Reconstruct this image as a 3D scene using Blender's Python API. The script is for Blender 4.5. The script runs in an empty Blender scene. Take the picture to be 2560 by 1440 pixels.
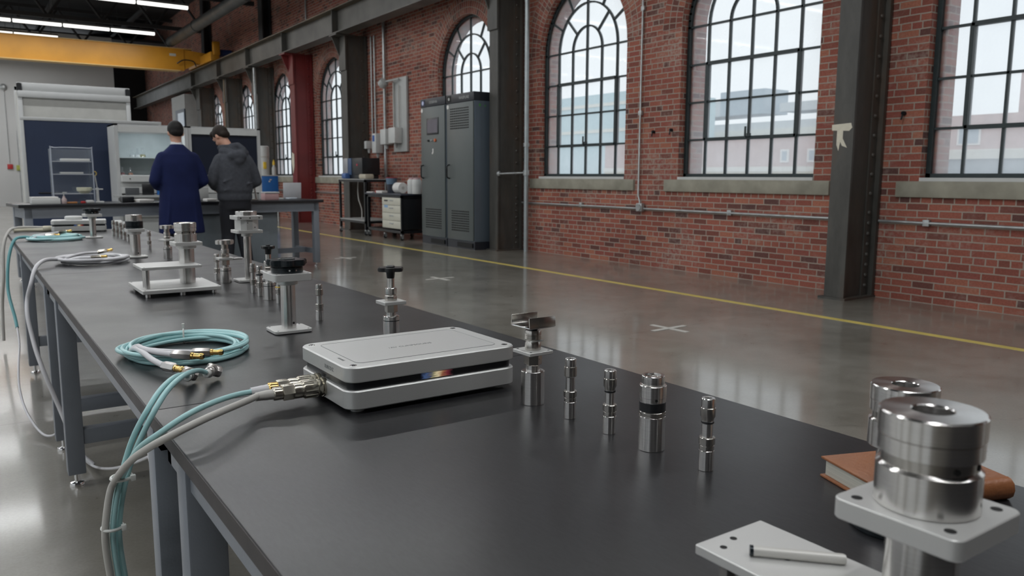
import bpy, bmesh, math, random
from mathutils import Vector, Matrix
random.seed(7)
PI = math.pi
SC = bpy.context.scene
COL = SC.collection

# ---------------------------------------------------------------- camera
cam_d = bpy.data.cameras.new('camera'); cam = bpy.data.objects.new('camera', cam_d); COL.objects.link(cam)
cam_d.sensor_width = 36.0; cam_d.lens = 36.0 * 1985 / 2560
cam_d.clip_start = 0.05; cam_d.clip_end = 500
def _n(v): return v.normalized()
Yd = _n(Vector(((-98 - 1280) / 1985, (720 - 436) / 1985, -1)))
Xd = Vector(((4195 - 1280) / 1985, (720 - 453) / 1985, -1)).normalized()
Xd = _n(Xd - Yd * Xd.dot(Yd)); Zd = Xd.cross(Yd)
rot = Matrix(((Xd.x, Xd.y, Xd.z), (Yd.x, Yd.y, Yd.z), (Zd.x, Zd.y, Zd.z)))
cam.matrix_world = Matrix.Translation((0, 0, 1.2)) @ rot.to_4x4()
cam_d.dof.use_dof = True; cam_d.dof.focus_distance = 1.55; cam_d.dof.aperture_fstop = 9.5
SC.camera = cam
SC.view_settings.view_transform = 'Standard'; SC.view_settings.look = 'None'
SC.view_settings.gamma = 1; SC.view_settings.use_curve_mapping = False
SC.view_settings.exposure = 0.0

# ---------------------------------------------------------------- world: overcast sky
w = bpy.data.worlds.new('overcast_sky'); SC.world = w; w.use_nodes = True
nt = w.node_tree; nt.nodes.clear()
out = nt.nodes.new('ShaderNodeOutputWorld'); bg = nt.nodes.new('ShaderNodeBackground')
tc = nt.nodes.new('ShaderNodeTexCoord'); ns = nt.nodes.new('ShaderNodeTexNoise'); ns.inputs['Scale'].default_value = 1.6
ns.inputs['Detail'].default_value = 4
cr = nt.nodes.new('ShaderNodeValToRGB')
cr.color_ramp.elements[0].color = (0.76, 0.82, 0.875, 1); cr.color_ramp.elements[1].color = (0.89, 0.93, 0.95, 1)
cr.color_ramp.elements[0].position = .3; cr.color_ramp.elements[1].position = .7
nt.links.new(tc.outputs['Generated'], ns.inputs['Vector']); nt.links.new(ns.outputs[0], cr.inputs[0])
nt.links.new(cr.outputs[0], bg.inputs[0]); nt.links.new(bg.outputs[0], out.inputs[0])
bg.inputs[1].default_value = 1.2
LAMP_E = 17.0        # watts per metre of fluorescent row

# ---------------------------------------------------------------- materials
MATS = {}
ANROT = 0.25
def mat(name, col, rough=.5, metal=0.0, var=0.0, vscale=8, bump=0.0, bscale=40, coat=0.0, emit=0.0, spec=.5, alpha=1.0, trans=0.0, stretch=None, sheen=0):
    if name in MATS: return MATS[name]
    m = bpy.data.materials.new(name); m.use_nodes = True; MATS[name] = m
    t = m.node_tree; p = t.nodes['Principled BSDF']
    p.inputs['Base Color'].default_value = (*col, 1); p.inputs['Roughness'].default_value = rough
    p.inputs['Metallic'].default_value = metal; p.inputs['Specular IOR Level'].default_value = spec
    p.inputs['Coat Weight'].default_value = coat; p.inputs['Alpha'].default_value = alpha
    p.inputs['Transmission Weight'].default_value = trans
    if sheen: p.inputs['Sheen Weight'].default_value = sheen
    if emit:
        p.inputs['Emission Color'].default_value = (*col, 1); p.inputs['Emission Strength'].default_value = emit
    tcn = t.nodes.new('ShaderNodeTexCoord'); mp = t.nodes.new('ShaderNodeMapping')
    t.links.new(tcn.outputs['Object'], mp.inputs[0])
    if stretch: mp.inputs['Scale'].default_value = stretch
    n = t.nodes.new('ShaderNodeTexNoise'); n.inputs['Scale'].default_value = vscale; n.inputs['Detail'].default_value = 5
    t.links.new(mp.outputs[0], n.inputs['Vector'])
    v = var if var else .06
    r = t.nodes.new('ShaderNodeValToRGB')
    r.color_ramp.elements[0].position = .3; r.color_ramp.elements[1].position = .7
    r.color_ramp.elements[0].color = (*[c * (1 - v) for c in col], 1)
    r.color_ramp.elements[1].color = (*[min(1, c * (1 + v)) for c in col], 1)
    t.links.new(n.outputs[0], r.inputs[0]); t.links.new(r.outputs[0], p.inputs['Base Color'])
    if bump:
        n2 = t.nodes.new('ShaderNodeTexNoise'); n2.inputs['Scale'].default_value = bscale; n2.inputs['Detail'].default_value = 3
        t.links.new(mp.outputs[0], n2.inputs['Vector'])
        b = t.nodes.new('ShaderNodeBump'); b.inputs['Strength'].default_value = bump; b.inputs['Distance'].default_value = .003
        t.links.new(n2.outputs[0], b.inputs['Height']); t.links.new(b.outputs[0], p.inputs['Normal'])
    return m

STEEL = mat('turned_steel', (.68, .665, .645), .22, 1.0, .05, 30, bump=.03, bscale=9, stretch=(1, 1, 60))
STEEL_D = mat('nickel_steel', (.48, .46, .43), .24, 1.0, .08, 30)
for m_, an_ in ((STEEL, .8), (STEEL_D, .6)):     # lathe-turned finish: highlights stretch along the axis
    p_ = m_.node_tree.nodes['Principled BSDF']; p_.inputs['Anisotropic'].default_value = an_; p_.inputs['Anisotropic Rotation'].default_value = ANROT
    tg_ = m_.node_tree.nodes.new('ShaderNodeTangent'); tg_.direction_type = 'RADIAL'; tg_.axis = 'Z'
    m_.node_tree.links.new(tg_.outputs[0], p_.inputs['Tangent'])
CHROME = mat('chrome', (.8, .8, .8), .1, 1.0)
ALU = mat('anodised_aluminium', (.60, .60, .585), .42, .55, .04, 6)
ALU_P = mat('silver_painted_plate', (.56, .56, .545), .42, .4, .03, 6)
BLACKP = mat('black_plastic', (.012, .013, .015), .32, 0, .1)
BLACKM = mat('black_anodised', (.014, .02, .024), .22, .3, .1)
HOLE = mat('dark_hole', (.004, .004, .004), .7)
GOLD = mat('gold_plated', (.85, .58, .2), .2, 1.0)
CYAN = mat('cyan_cable_jacket', (.35, .60, .61), .38, 0, .05, coat=.2)
TEAL = mat('teal_cable_jacket', (.13, .36, .38), .4, 0, .05)
WHITEC = mat('white_cable_jacket', (.60, .60, .62), .4, 0, .04, coat=.2)
GREYC = mat('grey_cable_jacket', (.47, .46, .43), .42, 0, .04)
NYLON = mat('nylon_tie', (.62, .63, .6), .35, 0, .04)
WHITEP = mat('white_paint', (.55, .56, .545), .45, 0, .04)
WHITEF = mat('white_frame_aluminium', (.50, .51, .505), .4, .1, .03)
GREYL = mat('grey_laminate', (.40, .41, .40), .45, 0, .03)
LEG = mat('grey_powder_coat', (.105, .115, .135), .42, 0, .05, bump=.1, bscale=200)
LEGB = mat('bench_grey_powder_coat', (.19, .21, .24), .42, 0, .05, bump=.1, bscale=200)
TABLETOP = None
NAVYB = mat('navy_board', (.018, .032, .075), .5, 0, .08, 2)
SLATE = mat('slate_dark_glass', (.012, .017, .032), .3, 0, .05, 2)
PAPER = mat('paper', (.7, .69, .66), .7, 0, .05)
CREAM = mat('cream_enamel', (.55, .54, .46), .4, 0, .03)
SKIN = mat('skin', (.50, .27, .19), .5, 0, .08, 12)
HAIR = mat('dark_hair', (.006, .005, .005), .6, 0, .3, 60, bump=.3, bscale=120, spec=.25)
HAIRB = mat('brown_hair', (.016, .010, .007), .6, 0, .3, 60, bump=.3, bscale=120, spec=.25)
NAVY = mat('navy_coat_cloth', (.010, .015, .058), .85, 0, .18, 5, bump=.35, bscale=9, spec=.15)
HOODIE = mat('charcoal_fleece', (.060, .064, .075), .9, 0, .14, 30, bump=.35, bscale=10, spec=.15)
PANTS = mat('black_denim', (.008, .009, .014), .8, 0, .2)
SHOE = mat('black_leather_shoe', (.008, .008, .009), .4)
BLUEP = mat('blue_cabinet_paint', (.025, .14, .42), .35, 0, .05)
YELLOWP = mat('yellow_plastic', (.8, .55, .05), .4)
PINKP = mat('pink_card', (.52, .33, .33), .6)
CRANE = mat('crane_yellow_paint', (.56, .255, .02), .42, 0, .12, 1.5)
REDP = mat('red_oxide_paint', (.15, .018, .018), .45, 0, .15, 2, bump=.2, bscale=20)
CABG = mat('cabinet_grey_paint', (.085, .10, .098), .38, 0, .03, 3)
CABS = mat('cabinet_steel_side', (.13, .165, .20), .3, .35, .03, 2)
CABK = mat('cabinet_black_trim', (.018, .02, .027), .4, 0, .05)
GALV = mat('galvanised_steel', (.42, .44, .44), .38, .6, .15, 12)
LEATHER = mat('tan_leather', (.25, .095, .038), .42, 0, .15, 14, bump=.3, bscale=160)
TAPE = mat('masking_tape', (.62, .58, .47), .6, 0, .06, 20)
CONC = mat('concrete_sill', (.29, .275, .22), .8, 0, .2, 5, bump=.3, bscale=30)

def nodes(name):
    m = bpy.data.materials.new(name); m.use_nodes = True; MATS[name] = m
    return m, m.node_tree, m.node_tree.nodes['Principled BSDF']
def N(t, typ, **kw):
    n = t.nodes.new(typ)
    for k, v in kw.items():
        if k in n.inputs: n.inputs[k].default_value = v
        else: setattr(n, k, v)
    return n
def ramp(t, src, stops):
    r = t.nodes.new('ShaderNodeValToRGB'); e = r.color_ramp.elements
    while len(e) > 1: e.remove(e[-1])
    e[0].position = stops[0][0]; e[0].color = (*stops[0][1], 1)
    for p, c in stops[1:]:
        k = e.new(p); k.color = (*c, 1)
    t.links.new(src, r.inputs[0]); return r.outputs[0]
def mathn(t, op, a, b=None, c=None):
    n = t.nodes.new('ShaderNodeMath'); n.operation = op
    for i, x in enumerate((a, b, c)):
        if x is None: continue
        if isinstance(x, (int, float)): n.inputs[i].default_value = x
        else: t.links.new(x, n.inputs[i])
    return n.outputs[0]
def mixc(t, f, a, b, mode='MIX'):
    n = t.nodes.new('ShaderNodeMix'); n.data_type = 'RGBA'; n.blend_type = mode
    for i, x in ((0, f), (6, a), (7, b)):
        if isinstance(x, (int, float)): n.inputs[i].default_value = x
        elif isinstance(x, tuple): n.inputs[i].default_value = (*x, 1)
        else: t.links.new(x, n.inputs[i])
    return n.outputs[2]

def brick_material(name, american=True, pale=0.0):
    m, t, p = nodes(name); L = t.links
    uv = N(t, 'ShaderNodeUVMap'); 
    n0 = N(t, 'ShaderNodeTexNoise', Scale=9.0, Detail=3.0); L.new(uv.outputs[0], n0.inputs['Vector'])
    # slightly wavy courses
    va = t.nodes.new('ShaderNodeVectorMath'); va.operation = 'SCALE'; va.inputs['Scale'].default_value = .008
    vs = t.nodes.new('ShaderNodeVectorMath'); vs.operation = 'SUBTRACT'; vs.inputs[1].default_value = (.5, .5, .5)
    L.new(n0.outputs['Color'], vs.inputs[0]); L.new(vs.outputs[0], va.inputs[0])
    ad = t.nodes.new('ShaderNodeVectorMath'); ad.operation = 'ADD'; L.new(uv.outputs[0], ad.inputs[0]); L.new(va.outputs[0], ad.inputs[1])
    def brk(width, off):
        b = N(t, 'ShaderNodeTexBrick', Scale=1.0)
        b.inputs['Mortar Size'].default_value = .0068; b.inputs['Mortar Smooth'].default_value = .25
        b.inputs['Brick Width'].default_value = width; b.inputs['Row Height'].default_value = .0685
        b.inputs['Color1'].default_value = (0, 0, 0, 1); b.inputs['Color2'].default_value = (1, 1, 1, 1)
        b.inputs['Mortar'].default_value = (.5, .5, .5, 1); b.inputs['Bias'].default_value = 0
        b.offset = off; L.new(ad.outputs[0], b.inputs['Vector']); return b
    b1 = brk(.212, .5 if american else 0)
    if american:
        b2 = brk(.106, .25)
        sep = N(t, 'ShaderNodeSeparateXYZ'); L.new(ad.outputs[0], sep.inputs[0])
        row = mathn(t, 'FLOOR', mathn(t, 'DIVIDE', sep.outputs[1], .0685))
        hd = mathn(t, 'COMPARE', mathn(t, 'MODULO', row, 8.0), 6.0, .3)
        rnd = mixc(t, hd, b1.outputs['Color'], b2.outputs['Color'])
        fac = mixc(t, hd, b1.outputs['Fac'], b2.outputs['Fac'])
    else:
        b1.inputs['Brick Width'].default_value = .112
        rnd = b1.outputs['Color']; fac = b1.outputs['Fac']
    bc = ramp(t, rnd, [(0, (.12, .062, .056)), (.08, (.19, .075, .060)), (.3, (.31, .098, .070)), (.55, (.38, .130, .090)), (.78, (.31, .095, .074)), (.92, (.41, .150, .098)), (1, (.43, .17, .11))])
    nf = N(t, 'ShaderNodeTexNoise', Scale=55.0, Detail=6.0); L.new(uv.outputs[0], nf.inputs['Vector'])
    bc = mixc(t, .55, bc, ramp(t, nf.outputs[0], [(.3, (.55, .55, .55)), (.7, (1.0, 1.0, 1.0))]), 'MULTIPLY')
    # pale mortar wash patches and darker grime patches (large scale)
    n2 = N(t, 'ShaderNodeTexNoise', Scale=1.15, Detail=7.0, Roughness=.68); L.new(uv.outputs[0], n2.inputs['Vector'])
    wash = ramp(t, n2.outputs[0], [(.50 - pale, (0, 0, 0)), (.70 - pale, (.75, .75, .75))])
    n3 = N(t, 'ShaderNodeTexNoise', Scale=24.0, Detail=5.0); L.new(uv.outputs[0], n3.inputs['Vector'])
    wash = mixc(t, 1.0, wash, ramp(t, n3.outputs[0], [(.42, (.05, .05, .05)), (.6, (1, 1, 1))]), 'MULTIPLY')
    bc = mixc(t, wash, bc, (.42, .34, .29))
    n4 = N(t, 'ShaderNodeTexNoise', Scale=.8, Detail=5.0); L.new(uv.outputs[0], n4.inputs['Vector'])
    mo = mixc(t, nf.outputs[0], (.30, .25, .205), (.43, .37, .31))
    c = mixc(t, fac, bc, mo)
    c = mixc(t, .5, c, ramp(t, n4.outputs[0], [(.35, (.62, .60, .60)), (.6, (1, 1, 1))]), 'MULTIPLY')
    L.new(c, p.inputs['Base Color']); p.inputs['Roughness'].default_value = .82; p.inputs['Specular IOR Level'].default_value = .25
    h = mathn(t, 'SUBTRACT', mathn(t, 'MULTIPLY', nf.outputs[0], .5), fac)
    b = N(t, 'ShaderNodeBump', Strength=.55, Distance=.006); L.new(h, b.inputs['Height']); L.new(b.outputs[0], p.inputs['Normal'])
    return m
BRICK = brick_material('red_brick_wall'); BRICKA = brick_material('red_brick_arch', False, .05)

# polished concrete floor
FLOORM, t, p = nodes('polished_concrete'); L = t.links
tcn = N(t, 'ShaderNodeTexCoord')
a1 = N(t, 'ShaderNodeTexNoise', Scale=.75, Detail=8.0, Roughness=.65); L.new(tcn.outputs['Object'], a1.inputs['Vector'])
a2 = N(t, 'ShaderNodeTexNoise', Scale=5.0, Detail=8.0, Roughness=.7); L.new(tcn.outputs['Object'], a2.inputs['Vector'])
a3 = N(t, 'ShaderNodeTexNoise', Scale=90.0, Detail=4.0); L.new(tcn.outputs['Object'], a3.inputs['Vector'])
c1 = ramp(t, a1.outputs[0], [(.3, (.165, .153, .125)), (.5, (.26, .245, .21)), (.7, (.34, .325, .285))])
c2 = mixc(t, .45, c1, ramp(t, a2.outputs[0], [(.3, (.62, .61, .58)), (.7, (1, 1, 1))]), 'MULTIPLY')
c3 = mixc(t, .35, c2, ramp(t, a3.outputs[0], [(.35, (.62, .62, .62)), (.6, (1, 1, 1))]), 'MULTIPLY')
# hairline cracks and saw-cut joints
vo = N(t, 'ShaderNodeTexVoronoi', feature='DISTANCE_TO_EDGE', Scale=.32); nz = N(t, 'ShaderNodeTexNoise', Scale=3.0, Detail=5.0)
L.new(tcn.outputs['Object'], nz.inputs['Vector'])
vm = t.nodes.new('ShaderNodeVectorMath'); vm.operation = 'MULTIPLY_ADD'; vm.inputs[1].default_value = (.35, .35, .35)
L.new(nz.outputs['Color'], vm.inputs[0]); L.new(tcn.outputs['Object'], vm.inputs[2]); L.new(vm.outputs[0], vo.inputs['Vector'])
crk = mathn(t, 'LESS_THAN', vo.outputs['Distance'], .0011)
sp = N(t, 'ShaderNodeSeparateXYZ'); L.new(tcn.outputs['Object'], sp.inputs[0])
jy = mathn(t, 'LESS_THAN', mathn(t, 'ABSOLUTE', mathn(t, 'SUBTRACT', mathn(t, 'MODULO', mathn(t, 'ADD', sp.outputs[1], 34.715), 3.73), 1.865)), .004)
dk = mathn(t, 'MAXIMUM', mathn(t, 'MULTIPLY', crk, .35), mathn(t, 'MULTIPLY', jy, .45))
c4 = mixc(t, dk, c3, (.02, .018, .015))
L.new(c4, p.inputs['Base Color'])
rr = ramp(t, a2.outputs[0], [(.3, (.26, .26, .26)), (.7, (.40, .40, .40))]); L.new(rr, p.inputs['Roughness'])
p.inputs['Specular IOR Level'].default_value = 1.0
p.inputs['Coat Weight'].default_value = .8; p.inputs['Coat Roughness'].default_value = .11; p.inputs['Coat IOR'].default_value = 1.65
b = N(t, 'ShaderNodeBump', Strength=.08, Distance=.004); L.new(a2.outputs[0], b.inputs['Height']); L.new(b.outputs[0], p.inputs['Normal'])

# dark laminate bench top
TABLETOP, t, p = nodes('black_phenolic_top'); L = t.links
tcn = N(t, 'ShaderNodeTexCoord'); mp = N(t, 'ShaderNodeMapping'); mp.inputs['Scale'].default_value = (1, .25, 1)
L.new(tcn.outputs['Object'], mp.inputs[0])
a1 = N(t, 'ShaderNodeTexNoise', Scale=260.0, Detail=3.0); L.new(mp.outputs[0], a1.inputs['Vector'])
a2 = N(t, 'ShaderNodeTexNoise', Scale=4.0, Detail=4.0); L.new(tcn.outputs['Object'], a2.inputs['Vector'])
L.new(ramp(t, a1.outputs[0], [(.35, (.010, .0102, .0115)), (.65, (.018, .018, .020))]), p.inputs['Base Color'])
L.new(ramp(t, a2.outputs[0], [(.3, (.29, .29, .29)), (.7, (.36, .36, .36))]), p.inputs['Roughness'])
p.inputs['Specular IOR Level'].default_value = .75
b = N(t, 'ShaderNodeBump', Strength=.06, Distance=.001); L.new(a1.outputs[0], b.inputs['Height']); L.new(b.outputs[0], p.inputs['Normal'])
TOPEDGE = mat('bench_top_edge', (.030, .025, .025), .55, 0, .25, 30)

# dark rusty structural steel
IRON, t, p = nodes('weathered_dark_steel'); L = t.links
tcn = N(t, 'ShaderNodeTexCoord'); mp = N(t, 'ShaderNodeMapping'); mp.inputs['Scale'].default_value = (1, 1, .3)
L.new(tcn.outputs['Object'], mp.inputs[0])
a1 = N(t, 'ShaderNodeTexNoise', Scale=2.2, Detail=8.0, Roughness=.65); L.new(mp.outputs[0], a1.inputs['Vector'])
a2 = N(t, 'ShaderNodeTexNoise', Scale=14.0, Detail=6.0); L.new(mp.outputs[0], a2.inputs['Vector'])
c1 = ramp(t, a1.outputs[0], [(.32, (.045, .043, .038)), (.5, (.075, .072, .064)), (.62, (.085, .065, .050)), (.74, (.095, .055, .038))])
c1 = mixc(t, .4, c1, ramp(t, a2.outputs[0], [(.3, (.5, .5, .5)), (.7, (1, 1, 1))]), 'MULTIPLY')
L.new(c1, p.inputs['Base Color']); p.inputs['Roughness'].default_value = .5
b = N(t, 'ShaderNodeBump', Strength=.25, Distance=.004); L.new(a2.outputs[0], b.inputs['Height']); L.new(b.outputs[0], p.inputs['Normal'])
IRONL = mat('grey_beam_paint', (.085, .082, .072), .5, 0, .35, 1.8, bump=.2, bscale=20)
DARKROOF = mat('dark_roof', (.018, .017, .018), .8, 0, .2, 2)
DARKTR = mat('dark_truss_steel', (.022, .022, .024), .7, 0, .2, 2)
MULL = mat('dark_green_window_steel', (.018, .030, .032), .45, 0, .15, 20)

# window glass: mostly clear, dust plus outdoor haze mixed in as a white veil
GLASS = bpy.data.materials.new('dusty_hazy_window_glass'); GLASS.use_nodes = True; MATS['dusty_hazy_window_glass'] = GLASS
t = GLASS.node_tree; t.nodes.clear(); L = t.links
o = N(t, 'ShaderNodeOutputMaterial'); tr = N(t, 'ShaderNodeBsdfTransparent'); tr.inputs[0].default_value = (.97, .985, .98, 1)
tl = N(t, 'ShaderNodeBsdfTranslucent'); tl.inputs[0].default_value = (.93, .96, 1.0, 1)
gl = N(t, 'ShaderNodeBsdfGlossy'); gl.inputs['Roughness'].default_value = .03
tcn = N(t, 'ShaderNodeTexCoord'); sp = N(t, 'ShaderNodeSeparateXYZ'); L.new(tcn.outputs['Object'], sp.inputs[0])
nz = N(t, 'ShaderNodeTexNoise', Scale=3.5, Detail=6.0); L.new(tcn.outputs['Object'], nz.inputs['Vector'])
hz = mathn(t, 'ADD', mathn(t, 'MULTIPLY_ADD', nz.outputs[0], .22, .17), mathn(t, 'MULTIPLY', mathn(t, 'MAXIMUM', mathn(t, 'SUBTRACT', 1.0, sp.outputs[2]), 0.0), .22))
m1 = N(t, 'ShaderNodeMixShader'); L.new(hz, m1.inputs[0]); L.new(tr.outputs[0], m1.inputs[1]); L.new(tl.outputs[0], m1.inputs[2])
fr = N(t, 'ShaderNodeFresnel', IOR=1.45); m2 = N(t, 'ShaderNodeMixShader'); L.new(mathn(t, 'MULTIPLY', fr.outputs[0], .25), m2.inputs[0])
L.new(m1.outputs[0], m2.inputs[1]); L.new(gl.outputs[0], m2.inputs[2]); L.new(m2.outputs[0], o.inputs[0])
# clear acrylic
ACRY = bpy.data.materials.new('clear_acrylic'); ACRY.use_nodes = True; MATS['clear_acrylic'] = ACRY
t = ACRY.node_tree; t.nodes.clear(); L = t.links
o = N(t, 'ShaderNodeOutputMaterial'); tr = N(t, 'ShaderNodeBsdfTransparent'); tr.inputs[0].default_value = (.93, .95, .96, 1)
gl = N(t, 'ShaderNodeBsdfGlossy'); gl.inputs['Roughness'].default_value = .08
df = N(t, 'ShaderNodeBsdfDiffuse'); df.inputs[0].default_value = (.7, .75, .8, 1)
m1 = N(t, 'ShaderNodeMixShader'); m1.inputs[0].default_value = .10; L.new(tr.outputs[0], m1.inputs[1]); L.new(gl.outputs[0], m1.inputs[2])
m2 = N(t, 'ShaderNodeMixShader'); m2.inputs[0].default_value = .07; L.new(m1.outputs[0], m2.inputs[1]); L.new(df.outputs[0], m2.inputs[2])
L.new(m2.outputs[0], o.inputs[0])

# ---------------------------------------------------------------- geometry helpers
class G:
    def __init__(s): s.b = bmesh.new(); s.uvl = None
    def face(s, pts, uvs=None):
        vs = [s.b.verts.new(p) for p in pts]
        f = s.b.faces.new(vs)
        if uvs is not None:
            if s.uvl is None: s.uvl = s.b.loops.layers.uv.new('UVMap')
            for l, u in zip(f.loops, uvs): l[s.uvl].uv = u
        return f
    def box(s, x0, x1, y0, y1, z0, z1, bev=0, seg=2):
        r = bmesh.ops.create_cube(s.b, size=1)
        for v in r['verts']:
            v.co = Vector(((x0 + x1) / 2 + v.co.x * (x1 - x0), (y0 + y1) / 2 + v.co.y * (y1 - y0), (z0 + z1) / 2 + v.co.z * (z1 - z0)))
        if bev:
            es = list({e for v in r['verts'] for e in v.link_edges})
            bmesh.ops.bevel(s.b, geom=es, offset=bev, segments=seg, affect='EDGES', profile=.5)
        return s
    def lathe(s, prof, n=32, c=(0, 0, 0), axis=None, cap=True):
        """prof: (radius, height) from bottom to top"""
        M = Matrix.Identity(4)
        if axis is not None:
            q = Vector((0, 0, 1)).rotation_difference(Vector(axis).normalized()); M = q.to_matrix().to_4x4()
        c = Vector(c); rings = []
        for r, z in prof:
            if r < 1e-6: rings.append([s.b.verts.new(c + M @ Vector((0, 0, z)))]); continue
            rings.append([s.b.verts.new(c + M @ Vector((r * math.cos(2 * PI * (i + .5) / n), r * math.sin(2 * PI * (i + .5) / n), z))) for i in range(n)])
        for a, b in zip(rings, rings[1:]):
            for i in range(n):
                j = (i + 1) % n
                if len(a) == 1 and len(b) == 1: break
                if len(a) == 1: s.b.faces.new((a[0], b[j], b[i]))
                elif len(b) == 1: s.b.faces.new((a[i], a[j], b[0]))
                else: s.b.faces.new((a[i], a[j], b[j], b[i]))
        if cap:
            if len(rings[0]) > 1: s.b.faces.new(list(reversed(rings[0])))
            if len(rings[-1]) > 1: s.b.faces.new(rings[-1])
        return s
    def cyl(s, x, y, z0, z1, r, n=28, ch=0):
        if ch: return s.lathe([(r - ch, z0), (r, z0 + ch), (r, z1 - ch), (r - ch, z1)], n, (x, y, 0))
        return s.lathe([(r, z0), (r, z1)], n, (x, y, 0))
    def rod(s, p0, p1, r, n=12, r1=None):
        p0 = Vector(p0); p1 = Vector(p1); d = p1 - p0
        return s.lathe([(r, 0), (r if r1 is None else r1, d.length)], n, p0, d)
    def tube(s, pts, r, n=10, smooth=6, closed=False, flat=None):
        P = [Vector(p) for p in pts]
        if smooth > 1:
            Q = []; m = len(P)
            rng = range(m) if closed else range(m - 1)
            for i in rng:
                a = P[(i - 1) % m] if (closed or i > 0) else P[0] * 2 - P[1]
                b = P[i]; c = P[(i + 1) % m]
                d = P[(i + 2) % m] if (closed or i < m - 2) else c * 2 - b
                for k in range(smooth):
                    u = k / smooth
                    Q.append(.5 * ((2 * b) + (c - a) * u + (2 * a - 5 * b + 4 * c - d) * u * u + (3 * b - a - 3 * c + d) * u ** 3))
            if not closed: Q.append(P[-1])
            P = Q
        m = len(P); rings = []; up = None
        for i in range(m):
            if closed: T_ = P[(i + 1) % m] - P[i - 1]
            else: T_ = P[min(i + 1, m - 1)] - P[max(i - 1, 0)]
            T_.normalize()
            if up is None: up = T_.orthogonal().normalized()
            up = (up - T_ * up.dot(T_)).normalized(); bi = T_.cross(up)
            rr = r[min(len(r) - 1, int(i * len(r) / m))] if isinstance(r, (list, tuple)) else r
            rings.append([s.b.verts.new(P[i] + (up * math.cos(2 * PI * k / n) + bi * math.sin(2 * PI * k / n)) * rr) for k in range(n)])
        rg = range(m) if closed else range(m - 1)
        for i in rg:
            a, b = rings[i], rings[(i + 1) % m]
            for k in range(n):
                j = (k + 1) % n; s.b.faces.new((a[k], a[j], b[j], b[k]))
        if not closed: s.b.faces.new(list(reversed(rings[0]))); s.b.faces.new(rings[-1])
        return s
    def prism(s, poly, z0, z1, M=None):
        M = M or Matrix.Identity(4)
        a = [s.b.verts.new(M @ Vector((x, y, z0))) for x, y in poly]; b = [s.b.verts.new(M @ Vector((x, y, z1))) for x, y in poly]
        n = len(poly)
        for i in range(n): s.b.faces.new((a[i], a[(i + 1) % n], b[(i + 1) % n], b[i]))
        s.b.faces.new(list(reversed(a))); s.b.faces.new(b); return s
    def plate(s, cx, cy, w, d, z0, z1, rad=.006, ch=.0008, n=5):
        """rounded rectangle plate with chamfered rims"""
        def ring(ins, z):
            out = []; rr = max(rad - ins, .0005)
            for k, (sx, sy) in enumerate(((1, 1), (-1, 1), (-1, -1), (1, -1))):
                ox = cx + sx * (w / 2 - ins - rr); oy = cy + sy * (d / 2 - ins - rr)
                for i in range(n + 1):
                    a = PI / 2 * k + PI / 2 * i / n
                    out.append(s.b.verts.new((ox + rr * math.cos(a), oy + rr * math.sin(a), z)))
            return out
        R = [ring(ch, z0), ring(0, z0 + ch), ring(0, z1 - ch), ring(ch, z1)]; m = len(R[0])
        for a, b in zip(R, R[1:]):
            for i in range(m): s.b.faces.new((a[i], a[(i + 1) % m], b[(i + 1) % m], b[i]))
        s.b.faces.new(list(reversed(R[0]))); s.b.faces.new(R[-1]); return s
    def ell(s, c, r, u=20, v=12, M=None):
        res = bmesh.ops.create_uvsphere(s.b, u_segments=u, v_segments=v, radius=1)
        for vv in res['verts']:
            q = Vector((vv.co.x * r[0], vv.co.y * r[1], vv.co.z * r[2]))
            if M: q = M @ q
            vv.co = Vector(c) + q
        return s
    def xf(s, M):
        for v in s.b.verts: v.co = M @ v.co
        return s
    def build(s, name, m, parent=None, loc=None, ang=38, smooth=True):
        if s.uvl is None: bmesh.ops.recalc_face_normals(s.b, faces=s.b.faces)
        me = bpy.data.meshes.new(name)
        if smooth:
            a = math.radians(ang)
            for f in s.b.faces: f.smooth = True
            for e in s.b.edges:
                e.smooth = not (len(e.link_faces) == 2 and e.calc_face_angle(0) > a)
        s.b.to_mesh(me); s.b.free()
        me.materials.append(m)
        o = bpy.data.objects.new(name, me); COL.objects.link(o)
        if parent: o.parent = parent
        if loc: o.location = loc
        return o

def tag(o, label, cat, group=None, kind=None):
    o['label'] = label; o['category'] = cat
    if group: o['group'] = group
    if kind: o['kind'] = kind
    return o
def thing(name, label, cat, loc=(0, 0, 0), rz=0, group=None):
    o = bpy.data.objects.new(name, None); COL.objects.link(o); o.empty_display_size = .05
    o.location = loc; o.rotation_euler = (0, 0, rz)
    return tag(o, label, cat, group)
def struct(o): o['kind'] = 'structure'; return o
def dup(root, loc=None, rz=None, label=None, group=None, scale=None):
    def cp(o, par):
        c = o.copy(); COL.objects.link(c); c.parent = par
        for ch in list(o.children): cp(ch, c)
        return c
    kids = list(root.children); r = root.copy(); COL.objects.link(r)
    for ch in kids: cp(ch, r)
    if loc is not None: r.location = loc
    if rz is not None: r.rotation_euler = (0, 0, rz)
    if label: r['label'] = label
    if group: r['group'] = group
    if scale: r.scale = scale
    return r
def lettering(s, size, M, m, parent, name='lettering', depth=.0002):
    cu = bpy.data.curves.new('letters', 'FONT'); cu.body = s; cu.size = size; cu.extrude = depth; cu.align_x = 'CENTER'; cu.align_y = 'CENTER'
    o = bpy.data.objects.new('letters', cu); COL.objects.link(o); dg = bpy.context.evaluated_depsgraph_get()
    me = bpy.data.meshes.new_from_object(o.evaluated_get(dg)); COL.objects.unlink(o); bpy.data.objects.remove(o)
    me.materials.clear(); me.materials.append(m)
    q = bpy.data.objects.new(name, me); COL.objects.link(q); q.parent = parent; q.matrix_local = M; return q
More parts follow.
